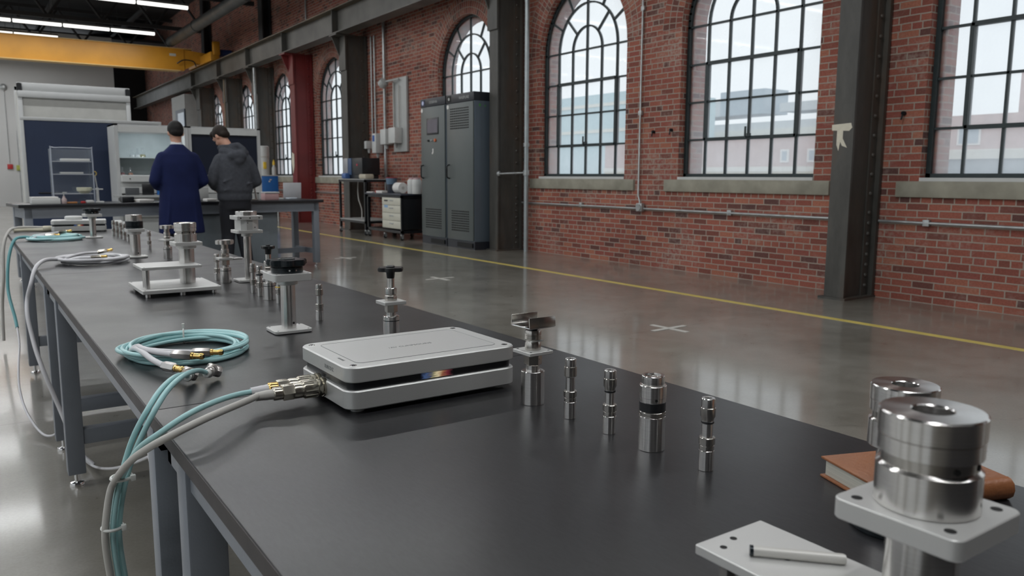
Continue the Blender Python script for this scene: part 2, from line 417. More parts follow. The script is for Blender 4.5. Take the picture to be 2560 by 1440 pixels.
# ================================================================ SETTING
ZTOP = 7.6
struct(G().box(-8.5, 9.2, -7, 43, -.15, 0).build('floor', FLOORM, smooth=False))
XI, XG, XO = 7.6, 7.73, 7.95          # inner face, glass plane, outer face of the brick wall
ZS, ZSP, RW = 1.205, 3.06, .995       # sill, springing, half width
WINS = [-3.0, 0.05, 3.14, 6.30, 9.30, 12.56, 18.85, 22.55, 26.1, 29.7]

def arch_wall(name, y0, y1, wins, xi, xo, sign=1, mt=BRICK):
    """brick wall in the plane x = xi pierced by round-headed openings, with reveals to xo; uv in metres"""
    g = G()
    def q(ya, za, yb, zb, yc, zc, yd, zd, x):
        pts = [(x, ya, za), (x, yb, zb), (x, yc, zc), (x, yd, zd)]
        g.face(pts, [(p[1], p[2]) for p in pts])
    n = 20
    for x in (xi, xo):
        r = RW if x == xi else RW - .085
        cur = y0
        for yc in wins:
            a, b = yc - r, yc + r
            q(cur, 0, a, 0, a, ZTOP, cur, ZTOP, x)
            q(a, 0, b, 0, b, ZS, a, ZS, x)
            for i in range(n):
                t0 = PI - PI * i / n; t1 = PI - PI * (i + 1) / n
                ya, za = yc + r * math.cos(t0), ZSP + r * math.sin(t0)
                yb, zb = yc + r * math.cos(t1), ZSP + r * math.sin(t1)
                q(ya, za, yb, zb, yb, ZTOP, ya, ZTOP, x)
            cur = b
        q(cur, 0, y1, 0, y1, ZTOP, cur, ZTOP, x)
    xm = XG + .02 * sign if sign > 0 else xi
    for yc in wins:
        for (xa, xb, r) in ((xi, xi + sign * .15, RW), (xi + sign * .15, xo, RW - .085)):
            for s in (-1, 1):
                pts = [(xa, yc + s * r, ZS), (xb, yc + s * r, ZS), (xb, yc + s * r, ZSP), (xa, yc + s * r, ZSP)]
                g.face(pts, [(p[0] + 3.05, p[2]) for p in pts])
            for i in range(n):
                t0 = PI * i / n; t1 = PI * (i + 1) / n
                pts = [(xa, yc + r * math.cos(t0), ZSP + r * math.sin(t0)), (xb, yc + r * math.cos(t0), ZSP + r * math.sin(t0)),
                       (xb, yc + r * math.cos(t1), ZSP + r * math.sin(t1)), (xa, yc + r * math.cos(t1), ZSP + r * math.sin(t1))]
                g.face(pts, [(pts[0][0] + 3.05, ZSP + t0 * r), (pts[1][0] + 3.05, ZSP + t0 * r), (pts[2][0] + 3.05, ZSP + t1 * r), (pts[3][0] + 3.05, ZSP + t1 * r)])
            if xa == xi + sign * .15:   # shoulder ring between the two radii
                x = xa
                for s in (-1, 1):
                    pts = [(x, yc + s * RW, ZS), (x, yc + s * r, ZS), (x, yc + s * r, ZSP), (x, yc + s * RW, ZSP)]
                    g.face(pts, [(p[1], p[2]) for p in pts])
                for i in range(n):
                    t0 = PI * i / n; t1 = PI * (i + 1) / n
                    pts = [(x, yc + R_ * math.cos(tt), ZSP + R_ * math.sin(tt)) for R_, tt in ((RW, t0), (r, t0), (r, t1), (RW, t1))]
                    g.face(pts, [(p[1], p[2]) for p in pts])
    return struct(g.build(name, mt, smooth=False))
wr = arch_wall('wall_right', -7, 31.4, WINS, XI, XO)
# the wall runs on, blank, behind the white office box
g = G(); g.face([(XI, 31.4, 0), (XI, 42, 0), (XI, 42, ZTOP), (XI, 31.4, ZTOP)], [(31.4, 0), (42, 0), (42, ZTOP), (31.4, ZTOP)]).normal
struct(g.build('wall_right_end', BRICK, smooth=False))
# radial brick rings around the arches (flush voussoirs, 3 rings)
g = G()
for yc in WINS:
    n = 40
    for i in range(n):
        t0 = PI * i / n; t1 = PI * (i + 1) / n
        r0, r1 = RW - .001, RW + .335
        pts = [(XI - .006, yc + r_ * math.cos(tt), ZSP + r_ * math.sin(tt)) for r_, tt in ((r0, t0), (r1, t0), (r1, t1), (r0, t1))]
        L_ = RW * 1.12
        g.face(pts, [(0, t0 * L_), (.336, t0 * L_), (.336, t1 * L_), (0, t1 * L_)])
    # thickness of the ring edge
o = g.build('arch_ring', BRICKA, wr, smooth=False)

def window(idx, yc, x=XG, sgn=1):
    root = bpy.data.objects.new('window_%d' % idx, None); COL.objects.link(root); root.location = (x, yc, ZS); struct(root)
    H = ZSP - ZS; W2 = RW - .002; cw = 2 * W2 / 6; rh = H / 4
    g = G(); b = .0115
    def bar(y0, z0, y1, z1, wd=b, dp=.02):
        d = Vector((0, y1 - y0, z1 - z0)); L = d.length; a = math.atan2(z1 - z0, y1 - y0)
        M = Matrix.Translation((0, (y0 + y1) / 2, (z0 + z1) / 2)) @ Matrix.Rotation(a, 4, 'X')
        k = bmesh.ops.create_cube(g.b, size=1)
        for v in k['verts']: v.co = M @ Vector((v.co.x * dp * 2, v.co.y * (L + wd), v.co.z * wd * 2))
    def arc(r, wd=b, dp=.02, n=28):
        for i in range(n):
            t0 = PI * i / n; t1 = PI * (i + 1) / n
            bar(r * math.cos(t0), H + r * math.sin(t0), r * math.cos(t1), H + r * math.sin(t1), wd, dp)
    bar(-W2 + .02, 0, -W2 + .02, H, .022, .03); bar(W2 - .02, 0, W2 - .02, H, .022, .03); bar(-W2, .02, W2, .02, .02, .03)
    arc(W2 - .02, .022, .03, 36)
    for i in range(1, 6): bar(-W2 + i * cw, 0, -W2 + i * cw, H)
    for j in range(1, 5): bar(-W2, j * rh, W2, j * rh)
    arc(cw, b); arc(2 * cw, b)
    bar(0, H, 0, H + W2)
    for dg in (30, 60, 120, 150):
        a = math.radians(dg); bar(2 * cw * math.cos(a), H + 2 * cw * math.sin(a), W2 * math.cos(a), H + W2 * math.sin(a))
    for dg in (45, 135):
        a = math.radians(dg); bar(cw * math.cos(a), H + cw * math.sin(a), 2 * cw * math.cos(a), H + 2 * cw * math.sin(a))
    g.build('window_frame', MULL, root, smooth=False)
    # opening casement: heavier frame four panes wide, two high
    g = G()
    ya, yb, za, zb = -W2 + cw, -W2 + 5 * cw, rh, 3 * rh
    for (a0, c0, a1, c1) in ((ya, za, yb, za), (ya, zb, yb, zb), (ya, za, ya, zb), (yb, za, yb, zb)): bar(a0, c0, a1, c1, .0195, .034)
    cs = g.build('casement', MULL, root, smooth=False)
    g = G(); g.box(-.055, -.02, -.05, -.01, za + .01, za + .05).box(-.06, -.045, .0, .02, za + .0, za + .13)
    g.build('casement_latch', MULL, cs, smooth=False)
    g = G(); n = 24
    poly = [(-W2, 0), (W2, 0)] + [(W2 * math.cos(PI * i / n), H + W2 * math.sin(PI * i / n)) for i in range(n + 1)]
    vs = [g.b.verts.new((.004, y, z)) for y, z in poly]; g.b.faces.new(vs)
    g.build('pane', GLASS, root, smooth=False)
    # inner ledge and concrete sill
    g = G(); g.box(-.14, .2, -RW, RW, -.035, .0); g.build('window_ledge', WHITEP, root, smooth=False)
    g = G(); g.box(-.165, .22, -RW - .22, RW + .22, -.19, -.034, bev=.012)
    g.build('window_sill', CONC, root)
    return root
for i, yc in enumerate(WINS): window(i + 1, yc)

# opposite side, ends and roof
FARW = mat('painted_far_wall', (.52, .525, .52), .7, 0, .04, 1)
LW = [-3, 1, 5, 9, 13, 17, 21, 25, 29, 33]  # unseen left windows, added and oversized for fill light
def left_wall():
    g = G(); x = -8.5
    def q(y0, y1, z0, z1): g.face([(x, y0, z0), (x, y1, z0), (x, y1, z1), (x, y0, z1)], [(y0, z0), (y1, z0), (y1, z1), (y0, z1)])
    cur = -7
    for yc in LW:
        q(cur, yc - 1.5, 0, ZTOP); q(yc - 1.5, yc + 1.5, 0, .9); q(yc - 1.5, yc + 1.5, 6.1, ZTOP); cur = yc + 1.5
    q(cur, 43, 0, ZTOP)
    return struct(g.build('wall_left', FARW, smooth=False))  # unseen wall, kept pale to bounce fill light and neutral reflections
left_wall()
for i, yc in enumerate(LW):
    r = bpy.data.objects.new('window_%d' % (i + 11), None); COL.objects.link(r); r.location = (-8.5, yc, .9); struct(r)
    g = G()
    for k in range(7): g.box(-.02, .02, -1.5 + k * .5 - .015, -1.5 + k * .5 + .015, 0, 5.2)
    for k in range(9): g.box(-.02, .02, -1.5, 1.5, k * .65 - .015, k * .65 + .015)
    g.build('window_frame', MULL, r, smooth=False)
struct(G().box(-8.5, 8, -7.2, -7, 0, ZTOP).build('wall_back', mat('dark_back_wall', (.10, .09, .085), .8), smooth=False))
struct(G().box(-8.5, 5.35, 36, 36.25, 0, 6.6).build('wall_far', FARW, smooth=False))
struct(G().box(5.35, 8, 42, 42.2, 0, ZTOP).build('wall_far_recess', DARKROOF, smooth=False))
struct(G().box(-8.5, 8, 36.3, 42, 6.6, 6.7).build('ceiling_recess', DARKROOF, smooth=False))
struct(G().box(-8.6, 8.2, -7.1, 43, ZTOP, ZTOP + .15).build('ceiling', DARKROOF, smooth=False))
# wall furniture on the far wall
g = G(); g.box(-.09, .09, -.05, 0, -.09, .09, .01)
o = g.build('alarm_call_point', mat('red_plastic', (.42, .03, .03), .4), loc=(1.57, 35.99, 1.5)); tag(o, 'red fire alarm call point on the pale far wall', 'alarm')
g = G(); g.box(-.07, .07, -.05, 0, -.1, .1, .01)
o = g.build('wall_switch', mat('yellow_green_plastic', (.35, .38, .08), .4), loc=(1.84, 35.99, 1.46)); tag(o, 'small yellowish box on the far wall beside the red alarm', 'switch box')
g = G(); g.rod((0, 0, -1.3), (0, 0, 1.5), .012); g.rod((.3, 0, -2.8), (.3, 0, -.1), .012)
o = g.build('wall_conduit', GALV, loc=(1.57, 35.98, 2.95)); tag(o, 'thin conduit running down the far wall to the red alarm', 'conduit')
g = G(); g.lathe([(0, 0), (.1, 0), (.12, .06), (.05, .12), (0, .12)], 16, (0, 0, 0), (0, -1, 0))
o = g.build('wall_sounder', GALV, loc=(1.56, 35.99, 4.45)); tag(o, 'round sounder high on the far wall', 'sounder')

# painted floor line and tape crosses
g = G(); g.box(-.042, .042, -12, 22, 0, .0015)
o = g.build('floor_line', mat('yellow_floor_paint', (.62, .50, .13), .4, 0, .12, 6), loc=(6.09, 6, 0), smooth=False)
tag(o, 'long yellow painted line on the concrete floor parallel to brick wall', 'floor line')
WT = mat('white_floor_tape', (.52, .51, .47), .5, 0, .08, 20)
for y, a, s, lb in ((4.44, .05, 1, 'white tape cross on the floor nearest the camera'), (8.17, .05, 1, 'white tape cross on the floor level with the second brick pier'), (11.0, .1, .9, 'white tape cross on the floor in front of the grey cabinets')):
    g = G()
    for k in (PI / 2, .0):
        M = Matrix.Rotation(k + a, 4, 'Z')
        r = bmesh.ops.create_cube(g.b, size=1)
        for v in r['verts']: v.co = M @ Vector((v.co.x * .38 * s, v.co.y * .045, v.co.z * .002 + (.001 if k > 1 else .0022)))
    o = g.build('tape_cross', WT, loc=(4.585, y, 0), smooth=False); tag(o, lb, 'floor marking', 'white tape crosses on the floor')

# ---------------------------------------------------------------- columns
def column(y0, y1, ztop, m, label, rivets=True, bracket=True, x0=7.1, x1=7.56):
    w = (y1 - y0); yc = (y0 + y1) / 2
    r = thing('steel_column', label, 'column', (0, yc, 0), group='riveted steel columns along the brick wall')
    g = G(); g.box(x0, x0 + .03, -w / 2, w / 2, 0, ztop, .003).box(x0 + .03, x1 - .03, -.012, .012, 0, ztop)
    g.build('front_flange', m, r, smooth=False)
    g = G(); g.box(x0 + .03, x1, -w / 2 + .035, -w / 2 + .06, 0, ztop); g.build('side_web', m, r, smooth=False)
    g = G(); g.box(x1 - .02, x1 + .02, -w / 2 - .03, w / 2 + .03, 0, ztop).box(x1 - .13, x1 - .02, -w / 2 + .02, -w / 2 + .035, 0, ztop)
    g.build('rear_flange', m, r, smooth=False)
    if rivets:
        g = G(); z = .12
        while z < ztop - .05:
            g.ell((x1 - .08, -w / 2 + .020, z), (.022, .020, .022), 10, 8); z += .105 if z < .8 else .19
        o = g.build('rivets', m, r); o['kind'] = 'stuff'
    g = G(); g.box(x0 - .04, x1 + .03, -w / 2 - .04, w / 2 + .04, 0, .02); g.build('base_plate', m, r, smooth=False)
    if bracket:
        g = G()
        g.prism([(x0 - .22, 0), (x0, -.5), (x0, 0)], -w / 2 - .0, -w / 2 + .03, Matrix.Translation((0, 0, ztop)) @ Matrix.Rotation(PI / 2, 4, 'X'))
        g.box(x0 - .24, x0 + .2, -w / 2 - .04, w / 2 + .04, ztop - .03, ztop)
        g.box(x0 - .03, x0, -w / 2 - .02, w / 2 + .02, ztop - .75, ztop - .03)
        g.build('bracket', m, r, smooth=False)
    return r
ZB = 4.24
column(4.54, 4.76, ZB, IRON, 'dark riveted steel column nearest the camera with torn tape on it')
column(10.74, 10.98, ZB, IRON, 'dark riveted steel column beside the grey control cabinets')
column(16.72, 17.04, ZB, IRON, 'dark riveted steel column behind the black wheeled carts')
column(20.05, 20.38, ZB, REDP, 'red painted steel column beyond the black carts')
column(23.1, 23.5, ZB, IRON, 'dark steel column with a thin pale pipe, beyond the red column')
column(26.2, 26.6, ZB, IRON, 'dark steel column third before the white office box')
column(29.6, 30.1, ZB, IRON, 'dark steel column beside the white office box at the far end')
column(-1.4, -1.18, ZB, IRON, 'dark riveted steel column behind the camera')
# torn masking tape T on the nearest column
g = G()
g.prism([(-.105, .035), (.1, .045), (.115, .0), (.085, -.03), (-.1, -.02)], 0, .003, Matrix.Rotation(PI / 2, 4, 'Y') @ Matrix.Rotation(PI / 2, 4, 'Z'))
g.prism([(-.045, -.02), (.02, -.02), (.02, -.1), (.07, -.19), (.015, -.17), (-.005, -.13), (-.02, -.22), (-.045, -.16)], -.001, .0025, Matrix.Rotation(PI / 2, 4, 'Y') @ Matrix.Rotation(PI / 2, 4, 'Z'))
g.xf(Matrix.Scale(-1, 4, (1, 0, 0)) @ Matrix.Scale(-1, 4, (0, 1, 0)))
o = g.build('masking_tape', TAPE, loc=(7.1, 4.67, 1.68), smooth=False); tag(o, 'torn strips of pale masking tape stuck to the nearest steel column', 'tape')
g = G(); g.prism([(-.1, .2), (.05, .25), (.1, .0), (.0, -.3), (-.1, -.1)], 0, .004, Matrix.Rotation(PI / 2, 4, 'Y') @ Matrix.Rotation(PI / 2, 4, 'Z'))
o = g.build('paper_scrap', TAPE, loc=(7.09, 20.3, 1.55), smooth=False); tag(o, 'pale paper scrap hanging on the red column', 'paper')

# upper columns above the runway
for y, lb in ((10.86, 'dark upper column above the grey control cabinets'), (16.9, 'dark upper column above the black carts'), (23.3, 'dark upper column left of the wall patch over the crane beam'), (29.8, 'dark upper column behind the crane girder end')):
    g = G(); g.box(-.02, .02, -.18, .18, 0, ZTOP - 4.8).box(.02, .2, -.012, .012, 0, ZTOP - 4.8).box(.2, .24, -.18, .18, 0, ZTOP - 4.8)
    o = g.build('upper_column', DARKTR, loc=(7.34, y, 4.78), smooth=False); tag(o, lb, 'column', 'upper columns')

# crane runway beam
r = thing('crane_runway_beam', 'long dark grey steel runway beam along the brick wall with rail on top', 'beam', (7.0, 17, ZB))
g = G(); g.box(-.008, .008, -19, 24, .02, .5); g.build('web_plate', IRONL, r, smooth=False)
g = G(); g.box(-.15, .15, -19, 24, 0, .022); g.build('bottom_flange', IRONL, r, smooth=False)
g = G(); g.box(-.17, .17, -19, 24, .5, .525); g.build('top_flange', mat('brown_flange_paint', (.10, .075, .045), .5, 0, .4, 1.5), r, smooth=False)
g = G(); g.box(-.03, .03, -19, 24, .525, .58); g.build('rail', IRON, r, smooth=False)
for y in (-12.3, -6.1, -.1, 3.2, 6.3, 9.4, 12.8):
    g = G(); g.box(-.14, -.008, y - .01, y + .01, .02, .5); g.build('stiffener', IRON, r, smooth=False)

# yellow bridge crane
r = thing('bridge_crane', 'yellow overhead bridge crane girder spanning the hall', 'crane', (0, 28.5, 4.82))
g = G(); g.box(-8.3, 6.35, -.16, .16, -.2, .48); g.build('box_girder', CRANE, r, smooth=False)
g = G(); g.box(-8.3, 6.2, -.22, .22, -.225, -.2).box(-8.3, 6.6, -.22, .22, .48, .5); g.build('girder_flange', mat('pale_yellow_flange', (.62, .42, .16), .5), r, smooth=False)
g = G(); g.prism([(6.3, -.2), (6.75, .05), (7.1, .05), (7.1, .4), (6.3, .48)], -.14, .14, Matrix.Rotation(PI / 2, 4, 'X')); g.build('girder_end', CRANE, r, smooth=False)
g = G(); g.box(6.86, 7.14, -1.5, 1.5, .02, .30, .02); g.build('end_truck', CRANE, r)
g = G(); g.box(6.95, 7.15, -1.55, -1.35, .2, .62, .02); g.build('buffer_post', CRANE, r)
g = G(); g.lathe([(.1, -.2), (.12, -.18), (.12, .2), (.08, .24)], 20, (7.35, -1.3, .3), (1, 0, 0)); g.build('drive_motor', mat('blue_motor', (.02, .05, .16), .4), r)
g = G(); g.box(5.9, 6.1, -.168, -.16, .24, .32); g.build('rating_plate', mat('pale_plate', (.5, .5, .45), .5), r, smooth=False)
g = G(); g.tube([(6.1, -.25, 0), (6.3, -.3, .12), (6.6, -.3, .1), (6.7, -.25, -.05)], .02, 8); g.build('festoon_cable', BLACKP, r)

# roof trusses
for y in (2, 7.6, 13.2, 18.8, 24.4, 30, 35.2):
    g = G(); za, zb = 6.15, 7.3
    g.box(-8.4, 7.5, y - .06, y + .06, za, za + .12).box(-8.4, 7.5, y - .06, y + .06, zb, zb + .12)
    n = 10; dx = 15.8 / n
    for i in range(n):
        xa = -8.4 + i * dx
        g.rod((xa, y, za + .06), (xa + dx / 2, y, zb + .06), .045, 6); g.rod((xa + dx / 2, y, zb + .06), (xa + dx, y, za + .06), .045, 6)
    g.xf(Matrix.Translation((0, -y, 0)))
    o = g.build('roof_truss', DARKTR, loc=(0, y, 0), smooth=False)
    tag(o, 'dark steel roof truss crossing the hall %s' % {2: 'above the camera', 7.6: 'in front of the near lights', 13.2: 'above the far workbench', 18.8: 'before the first visible light row', 24.4: 'between the first and second light rows', 30: 'above the yellow crane', 35.2: 'next to the far wall'}[y], 'truss', 'roof trusses')
for x in (-6, -3, 0, 3, 5.8):
    g = G(); g.box(-.05, .05, -7, 42, 6.98, 7.12); o = g.build('roof_purlin', DARKTR, loc=(x, 0, 0), smooth=False)
    tag(o, 'dark roof purlin running lengthwise, %s' % {-6: 'farthest left', -3: 'second from the left', 0: 'middle one of five', 3: 'second from brick wall', 5.8: 'nearest the brick wall'}[x], 'beam', 'roof purlins')
# grey duct under the roof along the wall
g = G(); g.lathe([(.16, 0), (.16, 9)], 20, (0, 0, 0), (0, 1, 0)); 
for k in range(2): g.lathe([(.175, 0), (.175, .05)], 20, (0, .5 + k * 5, 0), (0, 1, 0))
o = g.build('ventilation_duct', mat('dull_duct_metal', (.09, .095, .095), .5, .3, .2, 3), loc=(6.0, 19.5, 5.53)); tag(o, 'round grey duct running under the dark roof to the far end', 'duct')

# fluorescent rows
TUBE = mat('lit_fluorescent_diffuser', (1.0, .99, .94), .5, emit=1.6)
FIXT = mat('fixture_housing', (.16, .16, .16), .5)
def light_row(y, z, x0, x1, rot=.0, label=None):
    """rows of linked fluorescent battens; the first is modelled, the rest copied"""
    n = int(round((x1 - x0) / 1.25)); root = None
    for i in range(n):
        x = x1 - (i + .5) * 1.25
        lb = label + (', wall end unit' if i == 0 else ', %s from brick wall' % ['', 'second', 'third', 'fourth', 'fifth', 'sixth', 'seventh', 'eighth', 'ninth', 'tenth', 'eleventh'][min(i, 10)])
        if i == 0 or FLP[0] is None:
            if FLP[0] is None:
                r = thing('fluorescent_light', lb, 'light', (x, y, z), 0, 'linked fluorescent battens')
                g = G(); g.box(-.61, .61, -.06, .06, .03, .085, .006); g.build('housing', FIXT, r)
                g = G(); g.lathe([(.045, -.6), (.055, -.59), (.055, .59), (.045, .6)], 16, (0, 0, 0), (1, 0, 0)); g.build('diffuser', TUBE, r)
                for hx in (-.42, .42):
                    g = G(); g.box(hx - .005, hx + .005, -.005, .005, .08, 2.07); g.build('hanger', DARKTR, r, smooth=False)
                FLP[0] = r; continue
        dup(FLP[0], (x, y, z), 0, lb)
    ld = bpy.data.lights.new('fluorescent_row_lamp', 'AREA'); ld.shape = 'RECTANGLE'; ld.size = x1 - x0; ld.size_y = .12
    ld.energy = LAMP_E * (x1 - x0); ld.color = (.97, .985, 1.0)
    lo = bpy.data.objects.new('fluorescent_row_lamp', ld); COL.objects.link(lo); lo.location = ((x0 + x1) / 2, y, z - .058)
FLP = [None]
for y, z, x0, x1, lb in ((27.0, 5.5, -7.5, 5.25, 'lit batten in the middle visible row'), (22.4, 5.5, -7.5, 5.2, 'lit batten in the topmost visible row'), (33.6, 5.4, -7.1, 2.95, 'added unseen batten behind the crane girder, fill for the far wall'), (30.3, 5.62, -7.1, 2.95, 'lit batten in the lowest row just above the crane'),  # row behind the crane is added, unseen, to brighten the far wall
                         (17.6, 5.5, -7.5, 5.2, 'lit batten in the row above the far workbench'), (13, 5.5, -7.5, 5.2, 'lit batten in the row above the people'), (8.4, 5.5, -7.5, 5.2, 'lit batten in the row over the long bench end'),
                         (3.8, 5.5, -7.5, 5.2, 'lit batten in the row above the brick pier'), (-.8, 5.5, -7.5, 5.2, 'lit batten in the row above the camera')):
    light_row(y, z, x0, x1, 0, lb)

# light portals at the windows (sampling aid for the sky light)
for yc in WINS + LW:
    left = yc in LW
    ld = bpy.data.lights.new('window_portal', 'AREA'); ld.shape = 'RECTANGLE'; ld.size = 3.0 if left else 2.0; ld.size_y = 5.2 if left else 2.85; ld.cycles.is_portal = True
    lo = bpy.data.objects.new('window_portal', ld); COL.objects.link(lo)
    lo.location = (-8.45 if left else 7.98, yc, 3.5 if left else 2.63); lo.rotation_euler = (PI / 2, 0, -PI / 2 if left else PI / 2)

# ---------------------------------------------------------------- pipes on the brick wall
def pipe(name, pts, r, label, m=GALV, clips=(), group=None):
    t = thing(name, label, 'pipe', pts[0], group=group); o = Vector(pts[0])
    g = G(); g.tube([Vector(p) - o for p in pts], r, 10, smooth=1); g.build('pipe_run', m, t)
    for c in clips:
        g = G(); c = Vector(c) - o; g.box(c.x - r - .004, c.x + r + .010, c.y - r * 2.2, c.y + r * 2.2, c.z - r * 2.2, c.z + r * 2.2, .003); g.build('pipe_clip', GALV, t)
    return t
pipe('conduit', [(7.565, 31, .80), (7.565, 4.8, .775)], .014, 'horizontal galvanised conduit low on the brick wall left of nearest column', clips=[(7.57, 9.2, .79), (7.57, 6.4, .78)])
pipe('conduit', [(7.565, 4.5, .775), (7.565, -6, .765)], .014, 'horizontal galvanised conduit on the brick wall right of nearest column', clips=[(7.57, 4.02, .775)])
pipe('conduit', [(7.565, 7.98, 5.5), (7.565, 7.98, .95), (7.55, 7.93, .88), (7.55, 7.93, .82)], .013, 'vertical conduit between two windows dropping to a junction box', clips=[(7.57, 7.98, 2.05), (7.57, 7.98, 3.4)])
g = G(); g.box(-.03, .03, -.055, .055, -.055, .055, .008); g.lathe([(.045, 0), (.045, .012)], 20, (-.03, 0, 0), (-1, 0, 0))
o = g.build('junction_box', GALV, loc=(7.55, 7.92, .795)); tag(o, 'square galvanised junction box where two conduits meet on brick wall', 'junction box')
t = pipe('standpipe', [(7.45, 10.44, 0.0), (7.45, 10.44, 7.2)], .038, 'thick vertical galvanised pipe beside the riveted column', m=mat('pale_galvanised', (.40, .44, .45), .35, .5, .12, 8))
g = G(); g.rod((-.34, .26, 1.245), (0, 0, 1.262), .014); g.lathe([(.04, 0), (.045, .02), (.02, .05)], 12, (-.335, .255, 1.245), (-.6, .8, 0)); g.lathe([(.052, -.04), (.052, .04)], 16, (0, 0, 1.26)); g.build('pipe_bracket', GALV, t)
g = G(); g.lathe([(.05, -.03), (.05, .03)], 16, (0, 0, 1.7)); g.build('pipe_coupling', GALV, t)
pipe('conduit', [(7.56, 16.44, 4.2), (7.56, 16.44, 1.9)], .018, 'left thin pipe of the pair on the brick behind the carts')
pipe('conduit', [(7.56, 16.28, 4.2), (7.56, 16.28, 1.9)], .018, 'right thin pipe of the pair on the brick behind the carts')
pipe('conduit', [(7.54, 15.76, 4.5), (7.54, 15.76, .8)], .032, 'thicker pipe on the brick wall between the sockets and pale panel')
pipe('conduit', [(7.0, 23.0, 4.2), (7.0, 23.0, .0)], .03, 'pale thin pipe running down the column beyond the red one')
pipe('conduit', [(7.06, 26.35, 4.2), (7.06, 26.35, 1.2)], .02, 'thin brown pipe on the third last dark column', m=mat('tan_pipe', (.22, .16, .1), .5))
pipe('conduit', [(7.56, 20.32, 7.4), (7.56, 20.32, 4.9)], .02, 'thin pale pipe high on the brick above the runway beam')
# sockets
for y, z, a, b_, nm, lb in ((16.5, 1.88, .11, .17, 'socket_box', 'leftmost small white box on brick wall above the carts'), (16.05, 1.9, .2, .42, 'meter_box', 'white meter box with a blue sticker above the carts'), (15.6, 2.02, .26, .32, 'switch_box', 'larger white switch box right of the blue-stickered box'), (15.1, 2.03, .3, .32, 'isolator_box', 'white isolator box in front of the pale wall panel')):
    r = thing(nm, lb, 'electrical box', (7.5 if nm != 'isolator_box' else 7.46, y, z), group='electrical boxes on the brick wall')
    g = G(); g.box(-.1, .08, -a / 2, a / 2, -b_ / 2, b_ / 2, .015); g.build('enclosure', WHITEP, r)
    g = G(); g.lathe([(.04, 0), (.035, .06), (.02, .1)], 14, (0, 0, -b_ / 2 + .005), (0, 0, -1)); g.build('cable_gland', GREYL, r)
    if nm == 'meter_box':
        g = G(); g.box(-.104, -.1, -.05, .05, .04, .17); g.build('sticker', mat('blue_sticker', (.03, .1, .35), .4), r, smooth=False)
r = thing('wall_panel', 'tall pale grey backing board mounted on the brick wall', 'panel', (7.56, 15.06, 2.45))
g = G(); g.box(-.02, .035, -.3, .3, -.75, .75, .01); g.build('board', GREYL, r)
g = G(); g.rod((-.05, .22, -.55), (-.05, .22, .68), .016); g.rod((-.05, -.02, -.4), (-.05, -.02, .6), .010); g.build('cable_run', GREYC, r)
r = thing('flood_light', 'small pale lamp head on an arm above the pale wall panel', 'lamp', (7.5, 15.3, 3.14))
g = G(); g.rod((0, -.3, .02), (-.1, .1, .0), .02); g.build('arm', GREYL, r)
g = G(); g.lathe([(.03, 0), (.09, .05), (.095, .16), (.07, .18)], 18, (-.1, .1, .03), (-.25, .8, -.6)); g.build('lamp_head', GREYL, r)
for y, z in ((7.35, 1.78), (7.42, 1.8), (3.95 + .35, 1.83)):
    pass
for y, z, lb in ((7.74, 1.79, 'dark hook stub in the brick pier left of the other stub'), (7.42, 1.80, 'dark hook stub in the brick pier beside the second window'), (4.33, 1.82, 'dark hook stub in the brick pier right of the nearest column')):
    g = G(); g.lathe([(.022, 0), (.018, .05), (.01, .06)], 10, (0, 0, 0), (-1, 0, .1)); g.rod((-.045, 0, 0), (-.05, .01, -.06), .008)
    o = g.build('wall_hook', BLACKM, loc=(7.61, y, z)); tag(o, lb, 'hook', 'hook stubs in the brick')
for yc in (6.3,):
    pass

# white office box in the far corner
r = thing('office_box', 'white panelled office box with a bluish window at the far end of brick wall', 'partition', (6.95, 31.0, 0))
g = G(); g.box(0, .6, .3, 2.45, 0, 4.15); g.build('side_wall', mat('office_white', (.42, .43, .42), .6), r, smooth=False)
g = G(); g.box(-.03, .02, .3, 1.75, 2.2, 3.62); g.build('window_frame', mat('office_frame', (.1, .12, .15), .4), r, smooth=False)
g = G(); g.box(-.035, -.03, .35, 1.35, 2.25, 3.5); g.build('window_pane', mat('bluish_pane', (.18, .26, .36), .12), r, smooth=False)

# ---------------------------------------------------------------- outside
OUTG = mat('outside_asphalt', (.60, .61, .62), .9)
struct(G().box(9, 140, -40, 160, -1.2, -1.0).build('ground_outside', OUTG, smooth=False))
def bld(name, x, y0, y1, z, m, label, d=10, bands=(), wins=(), extra=()):
    r = thing(name, label, 'building', (x, (y0 + y1) / 2, -1.0), group='hazy buildings outside the windows'); w2 = (y1 - y0) / 2
    g = G(); g.box(0, d, -w2, w2, 0, z + 1); g.build('walls', m, r, smooth=False)
    for za, zb, mm, pr in bands:
        g = G(); g.box(-pr, 0, -w2, w2, za + 1, zb + 1); g.build('facade_band', mm, r, smooth=False)
    for (ya, yb, za, zb, mm) in wins:
        g = G(); g.box(-.06, 0, ya, yb, za + 1, zb + 1); f = g.build('window', WHITEP2, r, smooth=False)
        g = G(); g.box(-.08, -.06, ya + .12, yb - .12, za + 1.1, zb + .9); g.build('pane', mm, f, smooth=False)
    for (x0, x1, ya, yb, za, zb, mm) in extra:
        g = G(); g.box(x0, x1, ya, yb, za + 1, zb + 1); g.build('roof_block', mm, r, smooth=False)
    return r
WHITEP2 = mat('hazy_white', (.80, .80, .78), .8); PK = mat('hazy_pink_brick', (.60, .47, .45), .9, 0, .08, 2); GB = mat('hazy_grey_render', (.62, .66, .68), .9)  # distance haze is painted into these pale building colours
CR = mat('hazy_cream_band', (.74, .74, .68), .9); GL = mat('hazy_blue_glass', (.42, .50, .56), .4); YL = mat('hazy_yellow_render', (.72, .68, .55), .9); TL = mat('hazy_teal_glass', (.50, .66, .70), .4)
